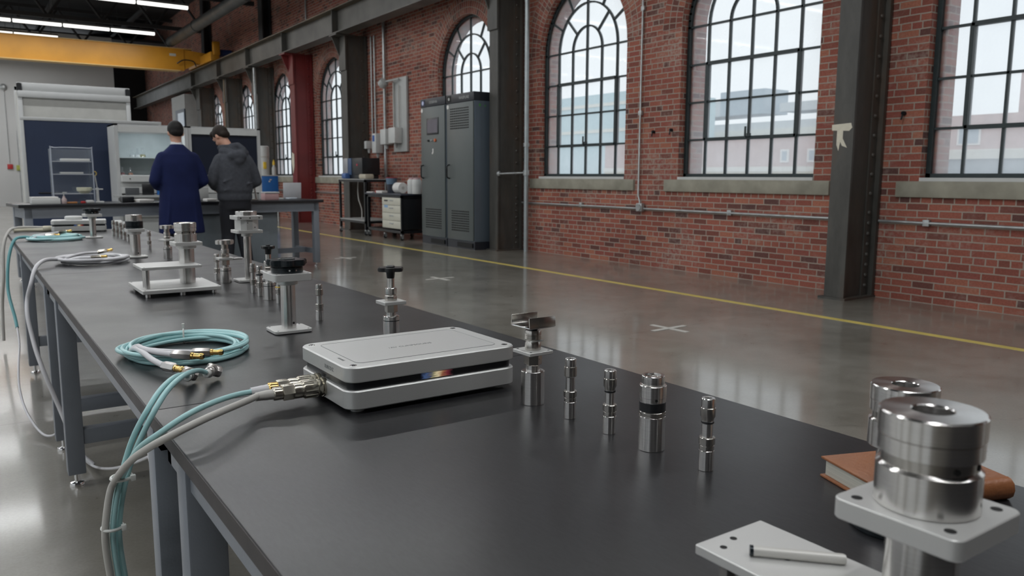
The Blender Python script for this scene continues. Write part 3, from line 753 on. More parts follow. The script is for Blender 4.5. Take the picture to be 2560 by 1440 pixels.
bld('brick_house', 34, 21.0, 39, 3.2, PK, 'low pinkish brick building with white framed windows outside', 6, [(-1, 1.5, YL, .02), (1.5, 1.75, CR, .1)],
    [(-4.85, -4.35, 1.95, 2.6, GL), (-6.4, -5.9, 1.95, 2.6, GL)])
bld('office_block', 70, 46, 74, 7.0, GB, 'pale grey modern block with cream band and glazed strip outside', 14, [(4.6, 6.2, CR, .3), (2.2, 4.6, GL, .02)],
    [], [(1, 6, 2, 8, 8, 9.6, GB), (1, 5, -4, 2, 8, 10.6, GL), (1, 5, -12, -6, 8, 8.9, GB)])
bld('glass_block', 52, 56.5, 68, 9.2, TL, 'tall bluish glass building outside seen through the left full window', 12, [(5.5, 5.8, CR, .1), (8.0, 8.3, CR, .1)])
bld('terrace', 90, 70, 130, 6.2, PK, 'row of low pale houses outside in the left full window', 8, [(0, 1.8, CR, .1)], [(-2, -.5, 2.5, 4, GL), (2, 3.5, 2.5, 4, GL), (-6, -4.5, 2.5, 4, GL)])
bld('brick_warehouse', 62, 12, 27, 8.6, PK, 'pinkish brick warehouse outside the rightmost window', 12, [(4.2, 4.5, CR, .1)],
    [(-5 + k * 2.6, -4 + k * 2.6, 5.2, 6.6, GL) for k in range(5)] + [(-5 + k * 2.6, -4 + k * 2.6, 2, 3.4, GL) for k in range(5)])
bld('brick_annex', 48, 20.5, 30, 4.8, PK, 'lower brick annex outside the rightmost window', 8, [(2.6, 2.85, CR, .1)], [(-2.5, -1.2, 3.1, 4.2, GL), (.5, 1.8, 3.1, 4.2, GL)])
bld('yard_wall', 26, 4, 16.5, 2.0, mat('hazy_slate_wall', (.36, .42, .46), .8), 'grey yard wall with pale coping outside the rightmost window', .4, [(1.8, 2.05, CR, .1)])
# ================================================================ WORKBENCHES IN THE FOREGROUND
T = .79
def workbench(y0, y1, legs, label):
    xl, xr = .242, 1.145
    r = thing('workbench', label, 'table', ((xl + xr) / 2, (y0 + y1) / 2, 0), group='long row of dark topped workbenches')
    cx, cy = (xl + xr) / 2, (y0 + y1) / 2; hw, hl = (xr - xl) / 2, (y1 - y0) / 2
    g = G(); g.box(-hw, hw, -hl, hl, T - .026, T, .0015, 1); g.build('tabletop', TABLETOP, r)
    g = G()
    for s in (-1, 1):
        g.box(s * (hw + .0006) - .0006, s * (hw + .0006) + .0006, -hl, hl, T - .0262, T - .0012)
        g.box(-hw, hw, s * (hl + .0003) - .0003, s * (hl + .0003) + .0003, T - .0262, T - .0012)
    g.build('edge_band', TOPEDGE, r, smooth=False)
    g = G()
    for s in (-1, 1):
        g.box(s * (hw - .045), s * (hw - .02), -hl + .03, hl - .03, T - .086, T - .0265)
        g.box(-hw + .02, hw - .02, s * (hl - .055), s * (hl - .03), T - .086, T - .0265)
    g.build('apron', LEGB, r, smooth=False)
    for ly in legs:
        for lx in (xl + .012, xr - .075):
            g = G(); g.box(lx - cx, lx - cx + .062, ly - cy, ly - cy + .062, .05, T - .027, .004); lg = g.build('leg', LEGB, r)
            g = G(); g.lathe([(.026, 0), (.027, .004), (.024, .012), (.009, .016), (.009, .052)], 20, (lx - cx + .031, ly - cy + .031, 0)); g.build('levelling_foot', CHROME, lg)
        g = G(); g.box(xl + .074 - cx, xr - .075 - cx, ly - cy + .006, ly - cy + .056, .165, .225, .003); g.build('crossbar', LEGB, r)
    return r
workbench(-.84, 1.4715, (-.45, 1.275), 'nearest dark topped workbench with grey legs, carrying the tan notebook')
workbench(1.4735, 3.7755, (1.53, 3.375), 'second dark topped workbench, under the cyan cable coil')
workbench(3.7775, 6.76, (3.86, 5.52), 'farthest dark topped workbench in the row, under the white cable coil')

def seg(root, name, m, prof, n=32, hexa=False, par=None):
    g = G(); g.lathe([(r, z) for r, z in prof], 6 if hexa else n); return g.build(name, m, par or root, ang=28)
def hole(root, r, z, rad, deg=-110, name='side_hole', m=None):
    a = math.radians(deg); d = Vector((math.cos(a), math.sin(a), 0))
    g = G(); g.lathe([(rad, 0), (rad, .0012)], 16, d * (r - .0006) + Vector((0, 0, z)), d); return g.build(name, m or HOLE, root)
PG = 'machined steel posts in a line along the bench'
def pin(loc, label, taper=False, oring=False, s=1.0):
    r = thing('machined_post', label, 'metal post', loc, group=PG)
    b = .0108
    seg(r, 'base_barrel', STEEL, [(b - .0006, 0), (b, .0006), (b, .029), (b - .0005, .0295)])
    seg(r, 'lower_collar', STEEL_D, [(b - .0005, .0298), (b - .0005, .036), (b - .001, .0365), (b - .001, .038), (b + .0006, .0386), (b + .0006, .0476), (b - .0002, .0484)])
    seg(r, 'stem', STEEL, [(.008, .0484), (.008, .072)])
    if taper: seg(r, 'upper_collar', STEEL_D, [(.0085, .0718), (.0085, .0745), (.0105, .0785), (.0107, .0905), (.0098, .0912)])
    else: seg(r, 'upper_collar', STEEL_D, [(.0105, .0738), (.0109, .0745), (.0109, .0903), (.0100, .0910)])
    if oring: seg(r, 'rubber_ring', BLACKP, [(.0082, .068), (.0092, .069), (.0092, .0712), (.0082, .072)])
    seg(r, 'top_cap', STEEL, [(.0096, .0912), (.0097, .0916), (.0097, .1035), (.0089, .1045), (.0052, .1045), (.0050, .1030)], par=None)
    g = G(); g.cyl(0, 0, .1015, .1032, .005, 20); g.build('bore', HOLE, r)
    return r
p1 = pin((.831, 1.031, T), 'slim steel post first to the right of the stand with U-shaped cradle')
pin((.833, .932, T), 'slim steel post second right of the U-shaped cradle stand, with tapered collar', taper=True, oring=True)
pin((.839, .733, T), 'slim steel post nearest the camera, right of the thick black-banded post', taper=True, oring=True)
dup(p1, (.816, 2.156, T), .3, 'lone slim steel post standing right of the big black knob stand')
dup(p1, (.820, 2.80, T), .8, 'slim steel post immediately right of the tall white drum stand')
pp = dup(p1, (.817, 2.713, T), 1.3, 'slim steel post with black lever ring, left of the short wide barrel')
g = G(); g.lathe([(.011, .072), (.0125, .073), (.0125, .076), (.011, .077)], 20); g.rod((.011, 0, .0745), (.019, -.004, .078), .0018, 8); g.build('lever_ring', BLACKM, pp)
pp = dup(p1, (.821, 2.525, T), .3, 'slim post with yellow ring half hidden behind the big knob stand')
g = G(); g.lathe([(.0109, .052), (.0113, .0525), (.0113, .0535), (.0109, .054)], 20); g.build('yellow_ring', YELLOWP, pp)
dup(p1, (.804, 3.22, T), .2, 'slim steel post just left of the silver star knob stand')
dup(p1, (.833, 4.763, T), .2, 'lone slim steel post on far bench between the two drum stands')
for i, (y, lb) in enumerate(((5.41, 'nearest'), (5.56, 'second nearest'), (5.70, 'middle'), (5.85, 'second farthest'), (6.0, 'farthest'))):
    dup(p1, (.829, y, T), i, 'slim steel post, %s of the five in a row before the far white box' % lb)
for (x, y), lb in (((.825, 3.66), 'slim steel post half hidden behind the two-deck plate stand'),):
    dup(p1, (.80, 3.62, T), .1, lb)

# thick post with black band
r = thing('machined_post', 'thick steel post with a broad black rubber band', 'metal post', (.837, .840, T), group=PG)
seg(r, 'base_barrel', STEEL, [(.0195, 0), (.0201, .0007), (.0201, .052), (.0195, .0526)])
seg(r, 'grooved_ring', STEEL_D, [(.0192, .0526), (.0203, .0533), (.0203, .0557), (.0193, .0562), (.0193, .0568), (.0203, .0574), (.0203, .0597), (.0196, .0603)])
seg(r, 'black_band', BLACKP, [(.0196, .0603), (.0201, .061), (.0201, .0745), (.0196, .0752)])
seg(r, 'upper_body', STEEL, [(.0197, .0752), (.0197, .0815), (.0206, .0823), (.0206, .0998), (.0198, .1008)])
seg(r, 'neck', STEEL, [(.0172, .1008), (.0174, .1015), (.0174, .1142), (.0166, .1152), (.0125, .1152), (.0120, .112)])
seg(r, 'core_pin', STEEL_D, [(.0118, .1105), (.0118, .1118), (.006, .112), (.0055, .1145), (.003, .115), (.003, .112)])
hole(r, .0197, .0800, .0022, -118)

def nut_stack(r, n, z0, z1, rad):
    """stacked ring nuts"""
    h = (z1 - z0) / n
    for i in range(n):
        a = z0 + i * h
        seg(r, 'ring_nut', STEEL_D if i % 2 else STEEL, [(rad - .0012, a), (rad, a + .0012), (rad, a + h - .0014), (rad - .0012, a + h - .0002)], hexa=(i == 0))
def star_knob(r, z0, z1, R, m, hub, name='star_knob', lobes=6, par=None):
    poly = []
    for i in range(96):
        a = 2 * PI * i / 96; k = .5 + .5 * math.cos(lobes * a)
        poly.append(((R * (.80 + .20 * k ** .6)) * math.cos(a), (R * (.80 + .20 * k ** .6)) * math.sin(a)))
    g = G(); e = (z1 - z0) * .18
    g.prism([(x * .96, y * .96) for x, y in poly], z0, z0 + e); g.prism(poly, z0 + e, z1 - e); g.prism([(x * .96, y * .96) for x, y in poly], z1 - e, z1)
    o = g.build(name, m, r, ang=50)
    if hub:
        g = G(); g.lathe([(hub, z1), (hub, z1 + .003), (hub * .8, z1 + .0045)], 24); g.build('hub_cap', m, o)
    return o
def sq_plate(r, cx, cy, w, d, z0, z1, name='mounting_plate', m=None, holes=True, rad=.007, par=None, hr=.0028, ins=.0095):
    g = G(); g.plate(cx, cy, w, d, z0, z1, rad, .0009); o = g.build(name, m or ALU_P, r)
    if holes:
        for sx in (-1, 1):
            for sy in (-1, 1):
                g = G(); g.lathe([(hr, z1 - .0002), (hr, z1 + .0003)], 16, (cx + sx * (w / 2 - ins), cy + sy * (d / 2 - ins), 0)); g.build('screw_hole', HOLE, o)
    return o

# stand with the U-shaped cradle
r = thing('cradle_stand', 'steel stand topped by a U-shaped metal cradle, right of the silver box', 'stand', (.831, 1.14, T))
seg(r, 'base_barrel', STEEL, [(.0209, 0), (.0215, .0007), (.0215, .0605), (.0205, .0614)])
seg(r, 'lower_neck', STEEL, [(.0125, .0614), (.0125, .0725)])
seg(r, 'hex_nut', STEEL_D, [(.0158, .0725), (.0165, .0735), (.0165, .0915), (.0158, .0925)], hexa=True)
hole(r, .0143, .084, .0018, -80)
sq_plate(r, 0, 0, .052, .054, .0935, .1, rad=.0015, hr=.0022, ins=.0065)
seg(r, 'upper_nut', STEEL_D, [(.0143, .1), (.0146, .101), (.0146, .113), (.0138, .1145), (.0132, .1165), (.0132, .118)])
g = G(); g.box(-.013, .013, -.0155, -.008, .1165, .1185, .0008); g.build('clip', NYLON, r)
seg(r, 'knurled_ring', STEEL_D, [(.0135, .118), (.0148, .120), (.0148, .1265), (.0142, .127), (.0148, .1275), (.0148, .134), (.0138, .1362)])
seg(r, 'black_stub', BLACKM, [(.009, .1362), (.009, .143)])
g = G(); g.box(-.0275, .0275, -.0285, .0285, .143, .1455, .0006); cr_ = g.build('cradle_floor', CHROME, r)
for s in (-1, 1):
    g = G(); g.box(-.0285, .0285, -.0012, .0012, 0, .0185, .0005)
    g.xf(Matrix.Translation((0, s * .0285, .1445)) @ Matrix.Rotation(s * .10, 4, 'X'))
    g.build('cradle_wall', STEEL_D, r)

# black star knob valve style stands
def valve(loc, label, knob_m, R, zk, black_stub=True, lobes=6, plate=.06, zs=1.0, grp='knobbed steel stands on the benches'):
    r = thing('knob_stand', label, 'stand', loc, group=grp)
    seg(r, 'base_barrel', STEEL, [(.0197, 0), (.0205, .0008), (.0205, .0575), (.0195, .0585)])
    seg(r, 'base_groove', BLACKM, [(.0206, .046), (.0207, .0463), (.0207, .0478), (.0206, .048)])
    seg(r, 'lower_neck', STEEL, [(.0125, .0585), (.0125, .068)])
    seg(r, 'hex_nut', STEEL_D, [(.0155, .068), (.0162, .069), (.0162, .087), (.0155, .088)], hexa=True)
    sq_plate(r, 0, 0, plate, plate * .9, .089, .0975, holes=False, rad=.0015)
    seg(r, 'upper_nut', STEEL_D, [(.0145, .0975), (.0152, .099), (.0152, .108), (.0142, .110), (.0135, .111), (.0135, .114)], hexa=True)
    seg(r, 'ring_nut', STEEL, [(.0148, .114), (.0152, .116), (.0152, .129), (.014, .1305)])
    if black_stub:
        seg(r, 'shaft', CHROME, [(.0092, .1305), (.0092, zk - .018)])
        seg(r, 'knob_boss', BLACKP, [(.0090, zk - .018), (.0098, zk - .016), (.0115, zk)])
    else:
        seg(r, 'shaft', STEEL_D, [(.0125, .1305), (.0125, zk)])
    star_knob(r, zk, zk + (.0095 if black_stub else .016), R, knob_m, R * .32 if black_stub else 0, 'star_knob', lobes)
    return r
v1 = valve((.876, 1.815, T), 'steel stand with flat black star knob behind the silver box', BLACKP, .0345, .1725)
valve((.82, 2.619, T), 'steel stand with small black knob behind the big black disc', BLACKP, .023, .170, lobes=5, plate=.045)
v3 = valve((.814, 3.131, T), 'steel stand with silver star knob in front of tall white drum stand', STEEL, .0347, .149, False)
g = G(); g.rod((.02, -.03, .094), (.055, -.034, .094), .005, 10); g.build('side_port', STEEL, v3)
dup(v3, (.817, 4.2, T), .5, 'steel stand with silver star knob behind the silver drum')

# column stands with square plates
def col_stand(loc, label, colr, zc, plw, zp, base=(.1, .09), grp='round column stands with square plates'):
    r = thing('column_stand', label, 'stand', loc, group=grp)
    sq_plate(r, 0, 0, base[0], base[1], .0015, .0095, name='base_plate', rad=.012, hr=.0025)
    g = G(); g.plate(0, 0, base[0] - .004, base[1] - .004, 0, .0014, .01, .0003); g.build('rubber_pad', BLACKP, r)
    seg(r, 'column', STEEL, [(colr, .0095), (colr, zc)])
    hole(r, colr, .024, .0032, -68)
    seg(r, 'flange', ALU, [(colr + .004, zc - .0005), (colr + .007, zc + .001), (colr + .007, zp[0])])
    sq_plate(r, 0, 0, plw, plw, zp[0], zp[1], name='top_plate', rad=.01)
    return r
def big_knob(loc, label):
    r = col_stand(loc, label, .0192, .126, .102, (.139, .158))
    seg(r, 'knob_base', BLACKM, [(.0405, .158), (.0413, .160), (.0413, .1725), (.039, .1735)])
    seg(r, 'knob_neck', BLACKM, [(.036, .1735), (.036, .177)])
    o = star_knob(r, .177, .1925, .0535, BLACKM, 0, 'scalloped_disc', 7)
    seg(r, 'disc_recess', BLACKP, [(.022, .1925), (.022, .1945), (.0175, .195), (.0165, .1928)], par=o)
    seg(r, 'disc_bore', HOLE, [(.0165, .1925), (.0165, .1931)], par=o)
    for a in (-75, -100): hole(r, .0413, .166, .0022, a, 'set_screw', CHROME)
    return r
bk = big_knob((.69, 2.05, T), 'column stand with large black scalloped disc, beside lone slim post')
dup(bk, (.687, 5.85, T), .1, 'column stand with black disc in front of the far white box')
# tall stand with the white drum
r = col_stand((.90, 3.13, T), 'tall column stand carrying a white drum between two square plates', .0138, .176, .1, (.190, .2015), base=(.1, .09))
g = G(); g.lathe([(.0435, .2015), (.0438, .202), (.0438, .241), (.0435, .2415)], 12); g.build('white_drum', ALU, r, ang=20)
for k in range(2): hole(r, .0432, .212 + .018 * k, .002, -60 - 40 * k, 'drum_screw')
sq_plate(r, 0, 0, .1, .1, .2415, .2565, name='upper_plate', rad=.004)
for x in (-.035, 0, .035):
    g = G(); g.lathe([(.0025, 0), (.0025, .001)], 12, (x, -.0502, .249), (0, -1, 0)); g.build('edge_hole', HOLE, r)
seg(r, 'top_ring', STEEL, [(.040, .2565), (.040, .2725), (.039, .2735), (.030, .2735), (.030, .262)])
def drum(r, R, z0, h, m=STEEL, grooves=True):
    seg(r, 'drum_body', m, [(R - .001, z0), (R, z0 + .001), (R, z0 + h * .42), (R - .0012, z0 + h * .43), (R - .0030, z0 + h * .45)], 48)
    seg(r, 'drum_groove', STEEL_D, [(R - .0035, z0 + h * .45), (R - .0035, z0 + h * .56)], 48)
    seg(r, 'drum_head', m, [(R - .003, z0 + h * .56), (R - .0004, z0 + h * .575), (R - .0004, z0 + h * .74), (R - .0012, z0 + h * .745), (R + .0003, z0 + h * .76), (R + .0003, z0 + h * .98), (R - .001, z0 + h),
                           (R * .42, z0 + h), (R * .39, z0 + h * .985), (R * .39, z0 + h * .8)], 56)
    seg(r, 'drum_bore', HOLE, [(R * .39, z0 + h * .80), (R * .39, z0 + h * .82)], 32)
    for a in (-78, -52, -120): hole(r, R - .0032, z0 + h * .50, .0024, a, 'set_screw_hole')
# stand with silver drum and black ring
r = col_stand((.694, 4.34, T), 'column stand with silver cap on a black ring on the far bench', .0242, .118, .084, (.131, .146))
seg(r, 'black_ring', BLACKM, [(.040, .146), (.041, .148), (.041, .158), (.0385, .159), (.041, .160), (.041, .182), (.040, .183)], 40)
seg(r, 'silver_cap', STEEL, [(.0375, .183), (.038, .184), (.038, .214), (.037, .215), (.028, .215), (.028, .208)], 40)
# two-deck plate stand with drum
r = thing('two_deck_stand', 'two-deck plate stand with posts, column and silver drum on top', 'stand', (.62, 3.0, T))
sq_plate(r, -.022, -.005, .256, .28, .0135, .026, name='base_plate', rad=.004)
for x in (-.13, -.02, .085):
    for y in (-.125, .11):
        g = G(); g.cyl(x, y, 0, .0135, .009, 20, .001); g.build('foot', STEEL, r)
for y in (-.09, -.055):
    g = G(); g.cyl(-.125, y, .026, .0905, .0085, 24); g.build('post', STEEL, r)
sq_plate(r, -.045, -.02, .195, .17, .0905, .1, name='lower_deck', rad=.003)
g = G(); g.lathe([(.0267, .026), (.0267, .150)], 36, (.028, .01, 0)); g.build('column', STEEL, r)
g = G(); g.lathe([(.031, .150), (.034, .152), (.034, .162)], 32, (.028, .01, 0)); g.build('flange', ALU, r)
sq_plate(r, .028, .01, .094, .094, .162, .1745, name='upper_deck', rad=.004)
e = bpy.data.objects.new('drum', None); COL.objects.link(e); e.parent = r; e.location = (.028, .01, .1745)
drum(e, .0378, 0, .068)

# nearest stand on the right: drum on a square plate with the extended lower plate
r = thing('drum_stand', 'large silver drum on a square plate, blurred in the right foreground', 'stand', (.585, .295, T))
g = G(); g.lathe([(.0262, .0), (.0262, .15)], 40); g.build('column', STEEL, r)
sq_plate(r, 0, 0, .094, .098, .1495, .1655, name='top_plate', rad=.009, hr=.0042, ins=.0135, m=ALU_P)
e = bpy.data.objects.new('drum', None); COL.objects.link(e); e.parent = r; e.location = (0, 0, .1655)
drum(e, .0368, 0, .0735)
sq_plate(r, 0, .052, .094, .265, .062, .0715, name='lower_plate', rad=.002, holes=False, m=ALU_P)
for x, y in ((-.03, .165), (-.008, .172), (.0, .118)):
    g = G(); g.lathe([(.0034, .0713), (.0034, .0718)], 16, (x, y, 0)); g.build('screw_hole', HOLE, r)
for x in (-.035, .035):
    g = G(); g.cyl(x, .155 if x < 0 else -.06, .0, .062, .007, 20); g.build('post', STEEL_D, r)
# second drum stand behind it
r = thing('drum_stand', 'smaller looking silver drum just behind the large foreground drum', 'stand', (.885, .48, T))
g = G(); g.lathe([(.05, 0), (.052, .003), (.052, .012), (.048, .014)], 40); g.build('base_disc', BLACKM, r)
g = G(); g.lathe([(.0262, .014), (.0262, .1)], 36); g.build('column', STEEL, r)
e = bpy.data.objects.new('drum', None); COL.objects.link(e); e.parent = r; e.location = (0, 0, .1)
drum(e, .0368, 0, .0735)
# white pen lying on the lower plate
r = thing('pen', 'short pale cylindrical pen lying on the foreground plate', 'pen', (.5905, .4065, T + .0715 + .0048), math.atan2(.374 - .436, .620 - .561))
g = G(); g.lathe([(.0036, -.041), (.0048, -.0395), (.0048, .038), (.0040, .0405), (.001, .041)], 24, (0, 0, 0), (1, 0, 0)); g.build('barrel', mat('satin_pen', (.55, .54, .51), .4, .2), r)
g = G(); g.lathe([(.0047, -.0412), (.0049, -.041), (.0049, -.0385), (.0049, -.038)], 24, (0, 0, 0), (1, 0, 0)); g.build('end_cap', BLACKM, r)
# notebook
r = thing('notebook', 'closed tan leather notebook behind the large foreground drum', 'notebook', (1.0185, .536, T), math.atan2(.559 - .624, 1.119 - .943))
W_, D_ = .188, .126
g = G()
g.box(-W_ / 2, W_ / 2, -D_ / 2, D_ / 2, .0255, .029, .0012); g.build('front_cover', LEATHER, r)
g = G(); g.box(-W_ / 2, W_ / 2, -D_ / 2, D_ / 2, 0, .0032, .0012); g.build('back_cover', LEATHER, r)
g = G()   # rounded spine along the long side nearest the camera
poly = [(0, 0), (.006, .001), (.0115, .006), (.0135, .0145), (.0115, .023), (.006, .028), (0, .029), (0, .0255), (.005, .024), (.0085, .0145), (.005, .005), (0, .0032)]
vs = [[g.b.verts.new((x, -D_ / 2 - u + .002, v)) for u, v in poly] for x in (-W_ / 2, W_ / 2)]
for i in range(len(poly)): g.b.faces.new((vs[0][i], vs[0][(i + 1) % len(poly)], vs[1][(i + 1) % len(poly)], vs[1][i]))
g.b.faces.new(vs[0]); g.b.faces.new(list(reversed(vs[1])))
g.build('spine', LEATHER, r)
g = G(); g.box(-W_ / 2 + .005, W_ / 2 - .005, -D_ / 2 + .001, D_ / 2 - .005, .0034, .0253, .0006)
PG_ = mat('page_edges', (.48, .47, .41), .7, 0, .18, 3, stretch=(1, 1, 400)); g.build('page_block', PG_, r)

# ---------------------------------------------------------------- the silver instrument box
def instrument(loc, label, detail=True):
    r = thing('instrument_box', label, 'instrument', loc, group='silver instrument boxes with a black slot')
    W2, D2 = .177, .120
    def rr(z0, z1, ins, name, m, rad=.026, ch=.0022):
        g = G(); g.plate(0, 0, 2 * (W2 - ins), 2 * (D2 - ins), z0, z1, rad - ins, ch, 10); return g.build(name, m, r)
    BOXM = mat('bead_blasted_aluminium', (.60, .605, .59), .40, .6, .02, 4, bump=.08, bscale=600)
    rr(.008, .042, 0, 'lower_case', BOXM); rr(.0418, .0565, .007, 'black_slot', BLACKP, ch=.0003)
    rr(.0563, .084, 0, 'upper_case', BOXM)
    g = G(); g.plate(0, 0, .292, .182, .0838, .0845, .012, .0003, 8); pl = g.build('lid_panel', mat('lid_panel_paint', (.62, .625, .61), .36, .6, .02, 4), r)
    g = G()
    P_ = []
    for k, (sx, sy) in enumerate(((1, 1), (-1, 1), (-1, -1), (1, -1))):
        for i in range(6):
            a = PI / 2 * k + PI / 2 * i / 5; P_.append((sx * .134 + .0125 * math.cos(a), sy * .0795 + .0125 * math.sin(a), .0843))
    g.tube(P_, .0006, 6, smooth=1, closed=True); g.build('lid_seam', mat('seam_grey', (.25, .26, .26), .5), r)
    for sx in (-1, 1):
        for sy in (-1, 1):
            g = G(); g.lathe([(.0062, .0838), (.0062, .0843), (.005, .0844), (.0042, .0838)], 24, (sx * .158, sy * .1, 0)); sc = g.build('screw', CHROME, r)
            g = G(); g.lathe([(.004, .0842), (.004, .0845)], 20, (sx * .158, sy * .1, 0)); g.build('screw_socket', HOLE, sc)
            g = G(); g.lathe([(.012, 0), (.012, .0025), (.014, .003), (.014, .008)], 20, (sx * .148, sy * .09, 0)); g.build('foot', BLACKP if sy > 0 else GREYL, r)
    # glowing display in the slot: blue to orange
    if 'display_glow' not in MATS:
        m, t, p = nodes('display_glow'); tcn = N(t, 'ShaderNodeTexCoord'); sp = N(t, 'ShaderNodeSeparateXYZ'); t.links.new(tcn.outputs['Generated'], sp.inputs[0])
        nz = N(t, 'ShaderNodeTexNoise', Scale=5.0, Detail=2.0); t.links.new(tcn.outputs['Generated'], nz.inputs['Vector'])
        xx = mathn(t, 'ADD', sp.outputs[0], mathn(t, 'MULTIPLY', mathn(t, 'SUBTRACT', nz.outputs[0], .5), .35))
        c = ramp(t, xx, [(.02, (.004, .004, .01)), (.14, (.05, .09, .2)), (.28, (.06, .07, .12)), (.4, (.30, .27, .15)), (.52, (.65, .55, .34)), (.66, (.28, .12, .06)), (.82, (.15, .02, .03)), (.97, (.004, .002, .003))])
        p.inputs['Base Color'].default_value = (.01, .01, .01, 1); t.links.new(c, p.inputs['Emission Color']); p.inputs['Emission Strength'].default_value = .8
        p.inputs['Roughness'].default_value = .2
    g = G(); g.box(-.034, .034, -.1139, -.1128, .0438, .0545, .0003); g.build('display', MATS['display_glow'], r)
    if detail:
        RX = Matrix.Identity(3); RL = Matrix(((0, 0, -1), (-1, 0, 0), (0, 1, 0)))
        ink = mat('printed_grey', (.16, .17, .17), .6)
        def tx(s, size, loc, R_, nm='lettering'):
            return lettering(s, size, Matrix.Translation(loc) @ R_.to_4x4(), ink, r, nm, .0001)
        tx('/AV CUMPSOURIS', .0118, (.0, -.008, .0846), RX)
        RZ = Matrix.Rotation(-PI / 2, 3, 'Z')
        tx('7UBUZHZ', .0095, (-.1772, -.035, .069), Matrix(((0, 0, -1), (-1, 0, 0), (0, 1, 0))))
        tx('NOUSUE', .007, (-.158, -.045, .0842), RZ)
    return r
ib = instrument((.695, 1.366, T), 'silver instrument box with black slot in the middle of the benches')
def connector(root, y, z, m, ln=0):
    """big circular connector plugged in the left side, pointing to -x"""
    x = -.177
    e = bpy.data.objects.new('cable_connector', None); COL.objects.link(e); e.parent = root; e.location = (x, y, z); e.scale = (1.27, 1.2, 1.2)
    def s_(nm, prof, m, n=28):
        g = G(); g.lathe(prof, n, (0, 0, 0), (-1, 0, 0)); return g.build(nm, m, e)
    NK = mat('nickel_connector', (.52, .49, .42), .27, 1.0, .1, 60)
    s_('flange', [(.0145, -.002), (.0145, .003), (.0125, .0035)], NK)
    s_('coupling_ring', [(.0125, .0035), (.0132, .005), (.0132, .010), (.0122, .0105), (.0128, .012), (.0128, .030), (.0115, .032)], NK)
    g = G()
    for k in range(10):
        a = 2 * PI * k / 10; g.rod((-.012, .0125 * math.cos(a), .0125 * math.sin(a)), (-.030, .0125 * math.cos(a), .0125 * math.sin(a)), .0014, 6)
    g.build('knurling', NK, e)
    s_('body', [(.0112, .032), (.0118, .034), (.0118, .043), (.0105, .045)], NK)
    s_('hex_section', [(.0120, .045), (.0125, .046), (.0125, .0600), (.0118, .061)], NK, 6)
    s_('clamp_nut', [(.0095, .061), (.0100, .062), (.0100, .0725), (.0085, .074)], GOLD if m == CYAN else NK, 12)
    s_('boot', [(.0078, .074), (.0072, .080), (.0075, .082), (.0068, .088), (.0062, .098)], WHITEC if m == CYAN else GREYC)
    return e
connector(ib, .020, .031, CYAN); connector(ib, -.006, .028, GREYC)

# ---------------------------------------------------------------- cables
def cable(name, pts, r, m, label, group=None, n=12, sm=6):
    o = Vector(pts[0]); t = thing(name, label, 'cable', o, group=group)
    g = G(); g.tube([Vector(p) - o for p in pts], r, n, smooth=sm); g.build('jacket', m, t); return t
CT = 'cables hanging over the bench edge'
low = lambda dx, dy: [(.173 + dx, 1.452 + dy, .66), (.1635 + dx, 1.455 + dy, .60), (.164 + dx, 1.463 + dy, .555), (.170 + dx, 1.472 + dy, .49), (.178 + dx, 1.472 + dy, .40), (.182 + dx, 1.46 + dy, .20)]
cable('signal_cable', [(.398, 1.386, .821), (.364, 1.370, .824), (.316, 1.330, .828), (.266, 1.286, .827), (.224, 1.285, .805), (.200, 1.345, .765), (.187, 1.425, .70)] + low(.0075, .008), .0048, CYAN, 'cyan cable from the silver box joining the tied bundle', CT)
cable('signal_cable', [(.398, 1.360, .819), (.363, 1.324, .822), (.316, 1.280, .825), (.274, 1.248, .824), (.236, 1.244, .812), (.208, 1.285, .785), (.190, 1.355, .745), (.176, 1.435, .69)] + low(-.006, -.004), .0060, GREYC, 'pale grey cable from the silver box joining the tied bundle', CT)
cb = cable('signal_cable', [(.335, 1.600, .812), (.318, 1.553, .828), (.288, 1.495, .838), (.258, 1.455, .829), (.231, 1.425, .806), (.210, 1.433, .765), (.196, 1.447, .72)] + low(.006, -.004), .0048, CYAN, 'left cyan cable with elbow plug rising from the coil over bench edge', CT)
cc = cable('signal_cable', [(.374, 1.606, .812), (.345, 1.563, .830), (.305, 1.490, .841), (.270, 1.447, .831), (.240, 1.413, .806), (.219, 1.418, .765), (.204, 1.437, .72)] + low(.0165, .002), .0048, CYAN, 'right cyan cable with elbow plug rising from the coil over bench edge', CT)
NK = mat('nickel_connector', (.52, .49, .42), .27, 1.0, .1, 60)
SL = mat('satin_nickel_plug', (.56, .54, .52), .28, .9, .06, 40)
for c_, d_ in ((cb, (.25, .85, -.05)), (cc, (.45, .75, -.05))):
    e = bpy.data.objects.new('elbow_plug', None); COL.objects.link(e); e.parent = c_; e['label'] = 'nickel elbow plug'
    g = G(); g.lathe([(.0066, -.012), (.0075, -.010), (.0072, .004)], 18, (0, 0, 0), d_); g.build('collar', NYLON, e)
    g = G(); g.lathe([(.0085, .002), (.0105, .004), (.0105, .012), (.0092, .0135), (.0092, .020), (.0115, .021), (.0115, .033), (.0095, .036)], 18, (0, 0, 0), d_); g.build('coupling', SL, e)
    q = Vector(d_).normalized() * .034; sd = Vector((.75, -.1, -.35)).normalized()
    g = G(); g.lathe([(.010, -.013), (.0118, -.010), (.0118, .012), (.010, .016)], 8, q, sd); g.build('elbow_body', SL, e)
